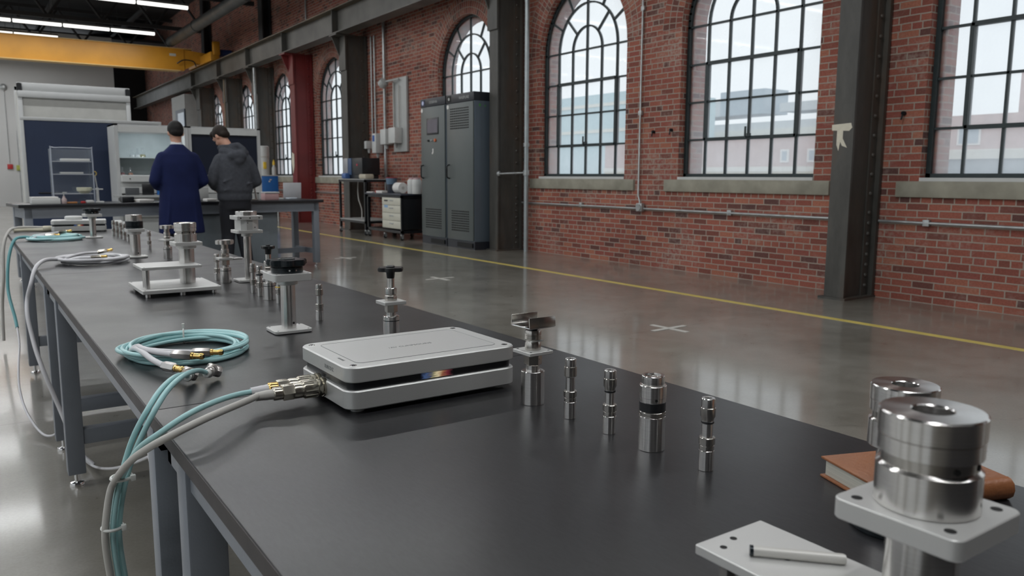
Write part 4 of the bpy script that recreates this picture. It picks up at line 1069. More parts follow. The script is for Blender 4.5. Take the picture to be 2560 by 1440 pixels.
for z, lb, cxx in ((.690, 'upper clear cable tie around the hanging bundle', .187), (.600, 'lower clear cable tie around the hanging bundle', .1695)):
    g = G(); P_ = []
    for i in range(20):
        a = 2 * PI * i / 20; P_.append((.0165 * math.cos(a), .017 * math.sin(a), .0))
    g.tube(P_, .0028, 6, smooth=1, closed=True); g.box(.012, .020, -.016, -.008, -.005, .005, .001)
    o = g.build('cable_tie', NYLON, loc=(cxx, 1.443 if z > .65 else 1.457, z)); tag(o, lb, 'cable tie', 'clear ties on the bundle')

def coil(loc, R, r, m, turns, label, seed, squash=1.0, rz=0, zspread=2.0):
    t = thing('cable_coil', label, 'cable', loc, rz, group='coiled cables on the benches')
    rnd = random.Random(seed); P_ = []
    n = 26
    ph = [rnd.uniform(0, 6.3) for _ in range(6)]
    for k in range(turns * n):
        a = 2 * PI * k / n; q = k / n
        rr = R + r * 2.9 * math.sin(q * 2.3 + ph[0]) + r * 1.2 * math.sin(2 * a + ph[1] + q)
        z = r + r * zspread * (.5 + .5 * math.sin(q * 1.9 + ph[2] + .6 * math.sin(a + ph[3]))) * 1.4
        P_.append((rr * math.cos(a), rr * squash * math.sin(a), z))
    g = G(); g.tube(P_, r, 10, smooth=3); g.build('loops', m, t)
    return t
ct = coil((.402, 1.925, T), .125, .0048, CYAN, 8, 'neat cyan cable coil on the second bench tied with clear strap', 3, 1.02, 0, 3.0)
g = G(); P_ = [(.0155 * math.cos(2 * PI * i / 16), 0, .0165 + .0195 * math.sin(2 * PI * i / 16)) for i in range(16)]
g.tube(P_, .0022, 6, smooth=1, closed=True); g.box(-.004, .004, -.003, .003, .034, .048, .001)
g.xf(Matrix.Translation((.022, .123, 0)) @ Matrix.Rotation(1.35, 4, 'Z')); g.build('strap', NYLON, ct)
# three loose plugs on white tails at the coil
def plug(par, p0, d, tail, big=1.0, hexm=None):
    e = bpy.data.objects.new('plug', None); COL.objects.link(e); e.parent = par; e.location = p0
    d = Vector(d).normalized()
    def s_(nm, prof, m, n=18):
        g = G(); g.lathe([(a * big, b * big) for a, b in prof], n, (0, 0, 0), d); g.build(nm, m, e)
    s_('hex_body', [(.0062, 0), (.0078, .003), (.0082, .012), (.0082, .030), (.0068, .033)], hexm or NK, 6)
    s_('gold_tip', [(.0050, .033), (.0058, .034), (.0058, .037), (.0048, .038), (.0048, .048), (.0056, .049), (.0056, .053), (.0042, .055)], GOLD)
    s_('tip_bore', [(.003, .0548), (.003, .0555)], HOLE)
    g = G(); g.tube([Vector(q) - Vector(p0) for q in tail], .0056 * (1 + (big - 1) * .5), 10, 5); g.build('tail', WHITEC, e)
plug(ct, (-.088, -.203, .022), (.035, -.085, .0), [(-.088, -.203, .022), (-.10, -.15, .026), (-.108, -.09, .032), (-.112, -.04, .030), (-.116, .0, .02)], 1.25, SL)
plug(ct, (-.062, -.160, .034), (.06, -.045, -.004), [(-.062, -.160, .034), (-.085, -.125, .035), (-.105, -.08, .037), (-.106, -.03, .033), (-.110, .02, .02)], 1.25, SL)
plug(ct, (-.018, -.145, .030), (.06, -.038, .0), [(-.018, -.145, .030), (-.055, -.115, .03), (-.09, -.07, .03), (-.104, -.02, .028)], 1.2, SL)
for o in list(ct.children):
    if o.name.startswith('plug'): o['label'] = 'loose nickel plug with gold tip'

cw = coil((.487, 4.19, T), .128, .0075, WHITEC, 5, 'white cable coil on the far bench beyond the table joint', 5, 1.0, 0, 1.8)
plug(cw, (.02, .03, .045), (.9, .25, .12), [(.02, .03, .045), (-.05, .0, .045), (-.12, -.03, .03)], 1.3)
plug(cw, (-.02, -.06, .03), (.9, .1, .02), [(-.02, -.06, .03), (-.08, -.07, .03), (-.14, -.05, .015)], 1.3)
ct2 = coil((.465, 5.80, T), .132, .0085, CYAN, 5, 'teal cable coil on the far bench left of the black disc stand', 9, 1.1, 0, 1.6)
plug(ct2, (.02, .02, .045), (.9, .3, .1), [(.02, .02, .045), (-.05, .0, .04), (-.11, -.03, .03)], 1.5)
plug(ct2, (-.06, -.07, .035), (.9, .1, .0), [(-.06, -.07, .035), (-.10, -.06, .03), (-.13, -.03, .015)], 1.5)
cable('signal_cable', [(.36, 4.21, .806), (.345, 4.17, .815), (.283, 4.1, .822), (.238, 4.0, .800), (.212, 3.95, .735), (.194, 3.95, .668), (.188, 3.9, .606), (.196, 3.85, .527), (.205, 3.8, .465), (.225, 3.75, .38), (.27, 3.70, .22), (.31, 3.62, .08), (.36, 3.55, .02)], .0085, WHITEC, 'white cable from the white coil hanging off the bench edge', CT)
cable('signal_cable', [(.34, 5.78, .806), (.293, 5.8, .815), (.240, 5.75, .80), (.203, 5.7, .70), (.185, 5.65, .569), (.184, 5.6, .478), (.20, 5.5, .368), (.205, 5.42, .311)], .009, TEAL, 'teal cable from the teal coil hanging off the far bench edge', CT)
cable('signal_cable', [(.205, 5.42, .311), (.20, 5.2, .253), (.172, 4.8, .2), (.162, 4.6, .139), (.170, 4.4, .083), (.195, 4.2, .045), (.23, 4.08, .022), (.27, 4.0, .05), (.29, 3.93, .14)], .0055, WHITEC, 'thin pale cable looping down to the floor past the far bench', CT)
cable('signal_cable', [(.54, 6.72, .81), (.42, 6.74, .82), (.30, 6.7, .822), (.245, 6.6, .80), (.205, 6.5, .70), (.19, 6.45, .50), (.17, 6.5, .30), (.16, 6.5, .05)], .010, GREYC, 'grey cable leaving the far white box over the bench end', CT)
cable('signal_cable', [(.325, 3.70, .09), (.33, 3.69, .04), (.34, 3.66, .014), (.36, 3.48, .033), (.38, 3.17, .12), (.40, 2.83, .24), (.42, 2.5, .37), (.45, 2.2, .5), (.48, 2.0, .62), (.5, 1.9, .75)], .0055, WHITEC, 'thin pale cable sagging from the floor up under the second bench')
cable('signal_cable', [(.405, 2.52, .40), (.40, 2.48, .36), (.405, 2.42, .33), (.42, 2.38, .25), (.44, 2.4, .1), (.45, 2.5, .007)], .0045, WHITEC, 'thin pale cable hanging behind the nearest leg under the benches')

# far end of the bench row: second box, connectors, cable bundle
ib2 = instrument((.69, 6.62, T), 'second silver instrument box at the far end of the bench row', False); ib2.rotation_euler = (0, 0, -.12)
g = G(); g.lathe([(.055, 0), (.058, .004), (.058, .02), (.05, .026), (0, .028)], 32)
o = g.build('white_disc', WHITEP, loc=(.66, 6.66, T + .0845)); tag(o, 'low round white disc lying on the far silver box', 'disc')
r = thing('white_connector', 'bulky white elbow connector at the right of the far silver box', 'connector', (.885, 6.45, T))
g = G(); g.lathe([(.03, 0), (.038, .01), (.038, .06), (.03, .07)], 20, (.0, 0, .045), (1, 0, 0)); g.build('body', WHITEP, r)
g = G(); g.tube([(.06, 0, .045), (.1, -.02, .06), (.125, -.04, .04), (.13, -.05, .0)], .017, 12); g.build('elbow', WHITEP, r)
g = G(); g.tube([(0, 0, .012), (-.1, .01, .014), (-.19, -.02, .014)], .012, 10); g.lathe([(.02, 0), (.022, .01), (.022, .06), (.016, .07)], 14, (-.01, 0, .02), (1, .1, 0))
o = g.build('plug_lead', mat('ivory_lead', (.55, .52, .40), .4), loc=(.47, 6.69, T)); tag(o, 'ivory lead with plug lying left of the far silver box', 'cable')
# ================================================================ BACK WORKBENCH AND WHAT STANDS ON IT
A_ = math.radians(6.0); BT = .887
def BL(s, d, z=0):   # point on the rotated back bench: s along its near edge, d back from it
    return (.47 + s * math.cos(A_) - d * math.sin(A_), 9.8 + s * math.sin(A_) + d * math.cos(A_), z)
r = thing('workbench', 'long black topped grey bench the two people stand at', 'table', (.47, 9.8, 0), A_)
g = G(); g.box(0, 3.50, 0, .76, BT - .036, BT, .003); g.build('tabletop', mat('black_epoxy_top', (.014, .015, .018), .3), r)
g = G(); g.box(.06, 3.44, .035, .06, BT - .15, BT - .037).box(.06, 3.44, .70, .725, BT - .15, BT - .037).box(.06, .085, .06, .70, BT - .15, BT - .037).box(3.415, 3.44, .06, .70, BT - .15, BT - .037); g.build('apron', LEGB, r, smooth=False)
for x in (.055, 3.37):
    for y in (.035, .655):
        g = G(); g.box(x, x + .075, y, y + .075, .05, BT - .037, .004); lg = g.build('leg', LEGB, r)
        g = G(); g.lathe([(.03, 0), (.03, .01), (.012, .02), (.012, .055)], 16, (x + .037, y + .037, 0)); g.build('levelling_foot', CHROME, lg)
    g = G(); g.box(x + .012, x + .062, .11, .655, .17, .235); g.build('crossbar', LEGB, r, smooth=False)
g = G(); g.box(2.92, 3.38, .34, .39, .17, .235); g.build('long_bar', LEGB, r, smooth=False)
r = thing('pedestal_cabinet', 'blue-grey cabinet under the back bench behind the people', 'cabinet', BL(1.62, .14), A_)
g = G(); g.box(0, 1.28, 0, .5, .06, .73, .004); g.build('body', mat('pedestal_blue_grey', (.20, .235, .26), .4), r)
g = G(); g.box(.03, .62, -.012, 0, .09, .71, .003); g.build('door', mat('pedestal_blue_grey', (.20, .235, .26), .4), r)
g = G(); g.box(.64, 1.16, -.012, 0, .09, .71, .003); g.build('door', mat('pedestal_blue_grey', (.20, .235, .26), .4), r)
g = G(); g.box(.02, 1.26, .02, .48, 0, .06); g.build('plinth', BLACKP, r, smooth=False)

def boxthing(name, loc, dims, m, label, cat, rz=A_, bev=.004, lid=None):
    r = G().box(-dims[0] / 2, dims[0] / 2, -dims[1] / 2, dims[1] / 2, 0, dims[2], bev).build(name, m, loc=loc); r.rotation_euler = (0, 0, rz)
    tag(r, label, cat); return r
# clear acrylic rack
r = thing('acrylic_rack', 'tall clear acrylic rack with shelves on the left of the back bench', 'rack', (1.023, 10.197, BT), .0)
g = G(); w = .2; 
g.box(-w, -w + .008, -.14, .14, 0, .60); g.build('side_panel', ACRY, r, smooth=False)
g = G(); g.box(w - .008, w, -.14, .14, 0, .60); g.build('side_panel', ACRY, r, smooth=False)
g = G(); g.box(-w, w, .134, .14, 0, .6); g.build('back_panel', ACRY, r, smooth=False)
g = G(); g.tube([(-w, -.14, 0), (-w, -.14, .57), (-w + .03, -.14, .605), (w - .03, -.14, .605), (w, -.14, .57), (w, -.14, 0)], .0065, 8, 4); g.build('front_rim', mat('polished_acrylic_edge', (.33, .36, .42), .15, .1), r)
for z in (.10, .315, .455):
    g = G(); g.box(-w + .01, w - .01, -.13, .13, z, z + .008); g.build('shelf', mat('frosted_shelf', (.36, .38, .41), .3, 0, .05, alpha=1), r, smooth=False)
boxthing('plastic_tray', (1.060, 10.155, BT + .463), (.28, .16, .028), WHITEP, 'white tray on the top shelf of the acrylic rack', 'tray', 0)
boxthing('plastic_tray', (1.018, 10.155, BT + .323), (.22, .16, .02), GREYL, 'grey tray on the middle shelf of the acrylic rack', 'tray', 0)
g = G(); g.lathe([(.04, 0), (.075, .03), (.078, .062), (.070, .066), (.066, .03), (.03, .01)], 24); o = g.build('plastic_bowl', mat('cream_bowl', (.55, .55, .42), .5), loc=(1.129, 10.123, BT + .108)); tag(o, 'cream bowl on the lowest shelf of the acrylic rack', 'bowl')
boxthing('document_box', (0.731, 9.985, BT), (.27, .17, .062), WHITEP, 'flat white box at the left end of the back bench', 'box', .05)
o = boxthing('document_box', (0.721, 9.985, BT + .062), (.25, .16, .014), PAPER, 'thin cream folder lying on the flat white box', 'folder', .09)
r = thing('pump_bottle', 'slim white pump bottle beside the flat white box', 'bottle', (0.906, 9.922, BT)); g = G(); g.lathe([(.022, 0), (.026, .01), (.026, .05), (.012, .07), (.012, .085)], 18); g.build('bottle_body', mat('pinkish_plastic', (.42, .33, .32), .5), r)
g = G(); g.rod((0, 0, .085), (0, 0, .12), .005); g.box(-.012, .03, -.006, .006, .118, .128, .002); g.build('pump_head', GREYL, r)
r = thing('clamp_stand', 'small white clamp stand with a yellow ring right of acrylic rack', 'stand', (1.261, 10.134, BT))
g = G(); g.box(-.05, .06, -.04, .04, 0, .018, .004); g.build('base', WHITEP, r)
g = G(); g.rod((0, 0, .018), (0, 0, .17), .016); g.build('thick_post', WHITEP, r)
g = G(); g.rod((0, 0, .17), (-.015, 0, .31), .007); g.build('thin_rod', GREYL, r)
g = G(); g.box(-.05, .06, -.012, .012, .145, .160, .003); g.build('arm', WHITEP, r)
g = G(); P_ = [(-.015 + .018 * math.cos(2 * PI * i / 16), 0, .328 + .022 * math.sin(2 * PI * i / 16)) for i in range(16)]; g.tube(P_, .006, 8, 1, True); g.build('yellow_ring', mat('ochre_plastic', (.45, .33, .08), .4), r)
for (x, y, dx, dy, dz, m, nm, lb) in ((.985, 9.985, .11, .03, .02, mat('orange_handle', (.45, .2, .07), .5), 'hand_tool', 'orange handled tool lying under the acrylic rack'),
        (1.097, 10.01, .05, .03, .025, mat('red_plastic', (.42, .03, .03), .4), 'marker', 'red object lying right of the orange handled tool'),
        (1.166, 10.03, .08, .05, .035, WHITEP, 'crumpled_wipe', 'white wipe bundle beside the clamp stand foot')):
    boxthing(nm, (x, y, BT), (dx, dy, dz), m, lb, 'tool' if nm == 'hand_tool' else nm.replace('_', ' '), .3, min(dz, dy) * .35)
boxthing('black_case', (1.560, 10.109, BT), (.13, .12, .07), BLACKP, 'small black case on the bench left of the navy coat', 'case', A_, .012)
boxthing('paper_stack', (1.726, 10.130, BT), (.2, .15, .035), PAPER, 'loose stack of papers left of the navy coat', 'papers', .5, .006)
boxthing('paper_stack', (2.501, 10.199, BT), (.12, .15, .03), PAPER, 'low stack of papers between the two people', 'papers', .1, .006)
boxthing('white_container', (2.460, 10.455, BT), (.15, .13, .17), GREYL, 'pale container on the bench between the two people', 'container', A_, .012)
r = thing('silver_fixture', 'small silver microscope-like fixture right of the grey hoodie', 'fixture', (3.054, 10.250, BT))
g = G(); g.box(-.05, .05, -.04, .04, 0, .02, .004); g.build('base', STEEL_D, r)
g = G(); g.rod((.03, 0, .02), (.01, 0, .17), .013, 12); g.rod((.01, 0, .165), (-.04, 0, .19), .014, 12); g.build('arm', STEEL_D, r)
g = G(); g.lathe([(.022, 0), (.026, .03), (.018, .06)], 16, (-.05, -.01, .02)); g.build('eyepiece', STEEL, r)
g = G(); g.box(-.075, -.045, -.02, .02, .17, .2, .006); g.build('head', STEEL_D, r)
boxthing('card_box', (3.309, 10.403, BT), (.19, .13, .085), PINKP, 'small pinkish box on the bench right of the silver fixture', 'box', .1)
boxthing('box_lid', (3.314, 10.403, BT + .085), (.2, .14, .018), WHITEP, 'pale lid resting on the pinkish box', 'lid', .1)
r = thing('laptop', 'open pale laptop seen from behind at the right end of the back bench', 'laptop', (3.684, 10.626, BT), .12)
g = G(); g.box(-.13, .13, -.0, .2, 0, .014, .004); g.build('keyboard_base', GREYL, r)
g = G(); g.box(-.13, .13, -.006, .004, 0, .215, .004); g.xf(Matrix.Translation((0, 0, .005)) @ Matrix.Rotation(.06, 4, 'X')); g.build('screen_lid', mat('pale_laptop_lid', (.52, .53, .55), .35), r)
boxthing('clear_bag', (3.623, 10.484, BT), (.14, .08, .025), mat('crumpled_clear_film', (.50, .55, .60), .2), 'crumpled clear film lying before the laptop', 'plastic film', .4, .01)

# ---------------------------------------------------------------- fume hoods behind the bench
def hood(loc, w, label, dark):
    r = thing('fume_hood', label, 'fume hood', loc, group='white framed fume hoods behind the back bench'); d = .6; H = 1.885; z0 = .0
    f = .045
    g = G(); g.box(0, f, 0, d, z0, H).box(w - f, w, 0, d, z0, H).box(f, w - f, d - .02, d, z0, H).box(0, w, 0, d, H - .02, H)
    g.build('carcass', WHITEF, r, smooth=False)
    g = G(); g.box(f, w - f, -.012, .03, H - .105, H - .022, .002); g.build('top_fascia', WHITEP, r, smooth=False)
    g = G(); g.box(f, w - f, .0, d - .03, .95, 1.115).box(f, w - f, -.06, .3, 1.105, 1.20, .01); g.build('console', WHITEP, r, smooth=False)
    g = G(); g.box(f + .06, w - f - .04, -.012, 0, .62, .94); g.build('lower_panel', GREYL, r, smooth=False)
    g = G(); g.box(f, w - f, .02, .35, 0, .93); g.build('base_cabinet', GREYL, r, smooth=False)
    g = G(); g.lathe([(.008, 0), (.008, .012)], 12, (w * .16, -.058, 1.15), (0, -1, 0)); g.build('knob', BLACKP, r)
    if dark:
        g = G(); g.box(f, w - f, .03, .04, 1.21, H - .105); g.build('sash_panel', SLATE, r, smooth=False)
        g = G(); g.box(w * .84, w * .92, -.066, -.06, 1.12, 1.17); g.build('display_label', GREYL, r, smooth=False)
    else:
        BK = mat('pale_aqua_liner', (.42, .48, .49), .5)
        g = G(); g.box(f, w - f, d - .06, d - .03, 1.2, H - .1); g.build('liner', BK, r, smooth=False)
        g = G(); g.box(f, w - f, .18, d - .06, 1.435, 1.45); g.build('shelf', BK, r, smooth=False)
        g = G(); g.box(f + .08, w - f - .08, .06, .12, H - .06, H - .04); g.build('hood_fill_strip', mat('hood_fill_lens', (.9, .95, 1), .4, emit=4.0), r, smooth=False)  # added glowing strip and area light to brighten the hood interior
        ld = bpy.data.lights.new('hood_fill_light', 'AREA'); ld.shape = 'RECTANGLE'; ld.size = w - .3; ld.size_y = .08; ld.energy = 1.8; ld.color = (.93, .97, 1)
        lo = bpy.data.objects.new('hood_fill_light', ld); COL.objects.link(lo); lo.location = (loc[0] + w / 2, loc[1] + .09, H - .065)
    return r
hood((1.745, 12.0, 0), .94, 'white fume hood with shelves of flasks, left of the two', False)
hood((2.69, 12.02, 0), 1.02, 'white fume hood with dark sash behind the grey hoodie', True)
def flask(x, y, z, s, m, label):
    r = thing('glass_flask', label, 'flask', (x, y, z), group='small glass flasks in the fume hood')
    g = G(); g.lathe([(.028 * s, 0), (.032 * s, .005), (.011 * s, .055 * s), (.011 * s, .085 * s), (.014 * s, .088 * s)], 18); g.build('glass_body', ACRY, r)
    g = G(); g.lathe([(.026 * s, .002), (.029 * s, .006), (.022 * s, .026 * s), (0, .027 * s)], 18); g.build('liquid', m, r)
OLV = mat('olive_liquid', (.20, .19, .06), .3); RED = mat('dark_red_liquid', (.16, .03, .03), .3); CLR = mat('clear_liquid', (.45, .48, .48), .2)
for x, z, s, m, lb in ((2.005, 1.45, 1.2, CLR, 'leftmost faint flask on the upper hood shelf'), (2.075, 1.45, 1.4, CLR, 'middle clear flask on the upper hood shelf'), (2.14, 1.45, 1.5, OLV, 'flask with olive liquid on the upper hood shelf'),
                       (1.85, 1.2, 1.3, RED, 'flask with dark red liquid on the left of hood ledge'), (1.955, 1.2, 1.2, mat('orange_brown_liquid', (.28, .1, .04), .3), 'flask with orange brown liquid on the hood ledge')):
    flask(x, 12.25 if z < 1.4 else 12.35, z, s, m, lb)
boxthing('black_tray', (2.10, 11.86, .93), (.15, .03, .15), BLACKP, 'small black panel in front of the left fume hood', 'tray', 0)
boxthing('dark_box', (1.90, 11.86, .93), (.17, .05, .10), mat('dark_grey_box', (.07, .075, .08), .5), 'dark grey box against the left fume hood', 'box', 0)
boxthing('blue_box', (2.27, 11.86, .93), (.12, .05, .12), BLUEP, 'blue box in front of the left fume hood', 'box', 0)
for x, w_, z_ in ((2.1, .9, .93),):
    g = G(); g.box(-.42, .5, -.1, .12, -.03, 0); o = g.build('side_shelf', GREYL, loc=(2.1, 11.86, .93), smooth=False); tag(o, 'narrow pale shelf along the front of left fume hood', 'shelf')

# navy board on a white frame
r = thing('partition_board', 'large navy blue board in a white frame behind the acrylic rack', 'board', (1.63, 13.0, 0))
g = G(); g.box(-.87, .87, -.01, .01, .25, 1.945); g.build('board_panel', NAVYB, r, smooth=False)
g = G(); g.box(-.905, .905, -.025, .025, 1.945, 1.99, .004); g.box(-.905, .905, -.025, .025, .2, .25, .004); g.box(-.905, -.865, -.025, .025, 0.03, 1.945, .003).box(.865, .905, -.025, .025, .03, 1.945, .003); g.build('frame', WHITEF, r)
g = G(); g.box(-.93, -.88, -.3, .3, 0, .03, .004).box(.88, .93, -.3, .3, 0, .03, .004); g.build('foot_rail', WHITEF, r)
g = G(); g.box(-.75, -.42, -.035, -.012, .94, .955, .003); g.build('pen_tray', BLACKP, r)
# tall enclosure
r = thing('tall_enclosure', 'tall white framed enclosure with roller front behind the navy board', 'enclosure', (1.555, 14.2, 0))
w = .77; d = .75; H = 2.57
g = G()
for x in (-w, w - .06):
    for y in (0, d - .06): g.box(x, x + .06, y, y + .06, 0, H, .004)
g.box(-w, w, 0, .09, H - .12, H, .01).box(-w, w, -.02, .1, H - .22, H - .12, .01).box(-w, w, d - .06, d, H - .06, H); g.build('frame', WHITEF, r)
g = G(); g.box(-w + .06, w - .06, .03, .05, .1, H - .22); g.build('front_shutter', mat('shutter_grey', (.50, .50, .47), .5), r, smooth=False)
for sx in (-w + .01, w - .03):
    g = G(); g.box(sx, sx + .02, .06, d - .06, .1, H - .1); g.build('side_panel', mat('shutter_grey', (.50, .50, .47), .5), r, smooth=False)
for x in (-w + .03, w - .03):
    g = G(); g.box(x - .034, x + .034, -.012, 0.0, H - .13, H - .02); g.build('corner_cap', BLACKP, r, smooth=False)

# blue floor cabinet with water container far behind
r = thing('blue_cabinet', 'blue cabinet on pale legs standing beyond the back bench', 'cabinet', (6.72, 21.0, 0))
g = G(); g.box(-.24, .20, 0, .5, .32, 1.2, .01); g.build('body', BLUEP, r)
g = G(); g.box(-.24, .20, -.01, .5, 1.19, 1.215, .004); g.build('top', WHITEP, r)
g = G(); g.box(-.03, .02, -.012, -.002, 1.08, 1.11).box(-.06, -.02, -.012, -.002, 1.03, 1.07); g.build('white_emblem', WHITEP, r, smooth=False)
for x in (-.22, .17):
    for y in (.02, .45):
        g = G(); g.cyl(x, y, 0, .32, .02, 12); g.build('leg', WHITEP, r)
g = G(); g.box(-.19, .15, .05, .4, .02, .22, .05); o = g.build('black_bin', BLACKP, loc=(6.72, 21, 0)); tag(o, 'black bin on the floor under the blue cabinet', 'bin')
r = thing('water_container', 'white plastic container with tap on the blue cabinet', 'container', (6.62, 21.2, 1.215))
g = G(); g.lathe([(.12, 0), (.13, .02), (.13, .45), (.14, .46), (.14, .74), (.11, .76), (0, .76)], 24); g.build('tank', WHITEP, r)
g = G(); g.lathe([(.141, .46), (.142, .475), (.141, .49)], 24); g.build('seam_band', GREYC, r)
g = G(); g.box(-.06, .02, -.15, -.11, .16, .34, .01); g.build('yellow_label', YELLOWP, r)
r = thing('wash_bottle', 'yellow topped wash bottle on the blue cabinet', 'bottle', (6.83, 21.05, 1.215))
g = G(); g.lathe([(.05, 0), (.055, .02), (.055, .18), (.03, .24), (.03, .26)], 18); g.build('bottle_body', WHITEP, r)
g = G(); g.lathe([(.032, .26), (.034, .32), (.01, .4)], 14); g.build('yellow_cap', YELLOWP, r)

# ---------------------------------------------------------------- grey control cabinets
def vent(r, ya, yb, za, zb, rows, cols, x=-.002):
    g = G(); dy = (yb - ya) / cols; dz = (zb - za) / rows
    for i in range(rows):
        for j in range(cols): g.box(x - .003, x, ya + j * dy + dy * .12, ya + (j + 1) * dy - dy * .12, za + i * dz + dz * .25, za + (i + 1) * dz - dz * .25)
    g.build('vent_grille', HOLE, r, smooth=False)
def cabinet(y0, y1, label, right):
    r = thing('control_cabinet', label, 'cabinet', (6.85, y0, 0), group='grey control cabinets against the column'); w = y1 - y0; H = 2.55
    g = G(); g.box(.02, .55, 0, w, .13, 2.41, .004); g.build('body', CABS, r)
    g = G(); g.box(.015, .56, -.004, w + .002, 0, .13); g.build('plinth', CABK, r, smooth=False)
    g = G(); g.box(.0, .56, -.004, w, 2.41, H, .004); g.build('top_fascia', CABK, r)
    g = G(); g.box(-.004, .02, .015, w - .02, .145, 2.40, .003); dr = g.build('door', CABG, r)
    vent(r, .14, w - .16 if right else w - .16, .28, .64, 9, 10, -.004)
    g = G(); g.box(-.006, .014, .05, w * .6, .03, .10); g.build('plinth_grille', HOLE, r, smooth=False)
    if right: vent(r, .14, .75, 1.97, 2.33, 9, 10, -.004)
    g = G(); g.tube([(0, 0, 0), (-.045, 0, .02), (-.05, 0, .06), (-.05, 0, .17), (-.045, 0, .21), (0, 0, .23)], .012, 8); g.xf(Matrix.Translation((-.004, w - .1, 1.165))); g.build('door_handle', BLACKP, dr)
    # maker's strip and square badge on the fascia
    def tx(s, size, y, z):
        lettering(s, size, Matrix.Translation((-.002, y, z)) @ Matrix(((0, 0, -1), (-1, 0, 0), (0, 1, 0))).to_4x4(), GREYL, r, 'lettering', .001)
    if right: tx('WASPLINE', .068, .30, 2.475)
    else: tx('ODSERVIA', .062, .42, 2.475)
    g = G(); g.box(-.003, 0, w - .16, w - .03, 2.425, 2.53); bd = g.build('badge', HOLE if right else mat('badge_navy', (.01, .015, .05), .4), r, smooth=False)
    g = G(); g.lathe([(.025 if right else .036, 0), (.025 if right else .036, .003)], 18, (-.003, w - .095, 2.478), (-1, 0, 0)); g.build('badge_emblem', GREYL if right else mat('badge_pale_blue', (.45, .5, .7), .4), bd)
    g = G(); g.lathe([(.035, 0), (.035, .003)], 14, (-.004, w - .06, 2.35), (-1, 0, 0)); g.build('round_sticker', PAPER, r)
    if not right:
        g = G(); g.box(-.012, -.004, .22, .64, 1.92, 2.21, .003); sc = g.build('screen_bezel', BLACKP, r)
        g = G(); g.box(-.014, -.012, .25, .61, 1.95, 2.18); g.build('screen', mat('idle_screen', (.14, .125, .15), .2), sc, smooth=False)
        for y, m, rr_ in ((.58, BLACKP, .018), (.46, GREYL, .016), (.33, mat('orange_button', (.55, .13, .04), .4), .028)):
            g = G(); g.lathe([(rr_, 0), (rr_, .02), (rr_ * .8, .026)], 18, (-.004, y, 1.82), (-1, 0, 0)); g.build('button', m, r)
        g = G(); g.lathe([(.02, 0), (.018, .012)], 16, (-.004, .43, 1.6), (-1, 0, 0)); g.box(-.006, -.003, .415, .445, 1.62, 1.68); g.build('key_lock', PAPER, r)
    else:
        g = G(); g.box(.10, .13, -.004, .0, 2.32, 2.36).lathe([(.012, 0), (.012, .004)], 12, (.22, 0, 2.33), (0, -1, 0)); g.build('side_sticker', mat('green_sticker', (.08, .3, .06), .5), r, smooth=False)
cabinet(11.06, 11.94, 'right grey control cabinet with two vent panels, beside the riveted column', True)
cabinet(11.98, 12.86, 'left grey control cabinet with a small screen and orange button', False)

# ---------------------------------------------------------------- wheeled carts
def caster(par, x, y, h=.11):
    e = bpy.data.objects.new('caster', None); COL.objects.link(e); e.parent = par; e.location = (x, y, 0)
    g = G(); g.lathe([(.028, -.012), (.036, -.010), (.036, .010), (.028, .012)], 20, (0, 0, .036), (0, 1, 0)); g.build('wheel', BLACKP, e)
    g = G(); g.box(-.012, .03, -.02, -.015, .03, h - .02).box(-.012, .03, .015, .02, .03, h - .02).box(-.02, .03, -.025, .025, h - .022, h, .002); g.build('fork', GALV, e, smooth=False)
r = thing('wheeled_cart', 'tall black wheeled cart with pale top panel, left of the two carts', 'cart', (6.70, 15.0, 0))
g = G()
for x in (0, .62):
    for y in (0, 1.30): g.box(x, x + .045, y, y + .045, .11, 1.1)
for z in (.24, 1.08): g.box(0, .665, 0, .045, z, z + .045).box(0, .665, 1.3, 1.345, z, z + .045).box(0, .045, 0, 1.345, z, z + .045).box(.62, .665, 0, 1.345, z, z + .045)
g.build('frame', BLACKP, r, smooth=False)
g = G(); g.box(-.01, .68, -.01, 1.36, 1.125, 1.14); g.build('cart_top', GREYL, r, smooth=False)
g = G(); g.box(.0, .66, .02, 1.33, .285, .30); g.build('lower_shelf', GREYL, r, smooth=False)
for x in (.02, .64):
    for y in (.02, 1.32): caster(r, x, y)
g = G(); g.tube([(.3, 1.0, 1.1), (.28, .98, .9), (.26, .9, .7), (.3, .85, .5), (.28, .8, .3)], .012, 8); g.build('hanging_cable', GREYC, r)
r = thing('wheeled_cart', 'low black wheeled cart with cream drawers beside the grey cabinets', 'cart', (6.72, 13.42, 0))
g = G()
for x in (0, .58):
    for y in (0, 1.48): g.box(x, x + .045, y, y + .045, .11, .84)
g.box(0, .625, 0, 1.525, .13, .18).box(0, .625, 0, 1.525, .79, .835); g.build('frame', BLACKP, r, smooth=False)
g = G(); g.box(-.03, .66, -.05, 1.57, .84, .87, .003); g.build('cart_top', mat('dark_blue_grey_top', (.03, .035, .05), .3), r)
g = G(); g.box(.01, .60, .02, .82, .2, .8, .003); g.build('drawer_cabinet', BLACKP, r)
for k in range(4):
    g = G(); g.box(-.005, .012, .03, .81, .215 + k * .146, .355 + k * .146, .002); dw = g.build('drawer', CREAM, r)
    g = G(); g.box(-.014, -.004, .33, .50, .295 + k * .146, .315 + k * .146, .003); g.build('handle', GALV, dw)
g = G(); g.box(-.007, -.005, .56, .72, .60, .65); g.build('blue_label', mat('pale_blue_label', (.25, .4, .6), .5), r, smooth=False)
g = G(); g.box(-.007, -.005, .56, .72, .72, .75); g.build('dark_label', BLACKP, r, smooth=False)
for x in (.02, .60):
    for y in (.03, .75, 1.48): caster(r, x, y)
r = thing('desktop_machine', 'silver, blue and black machine on the tall black cart', 'machine', (7.0, 15.35, 1.14))
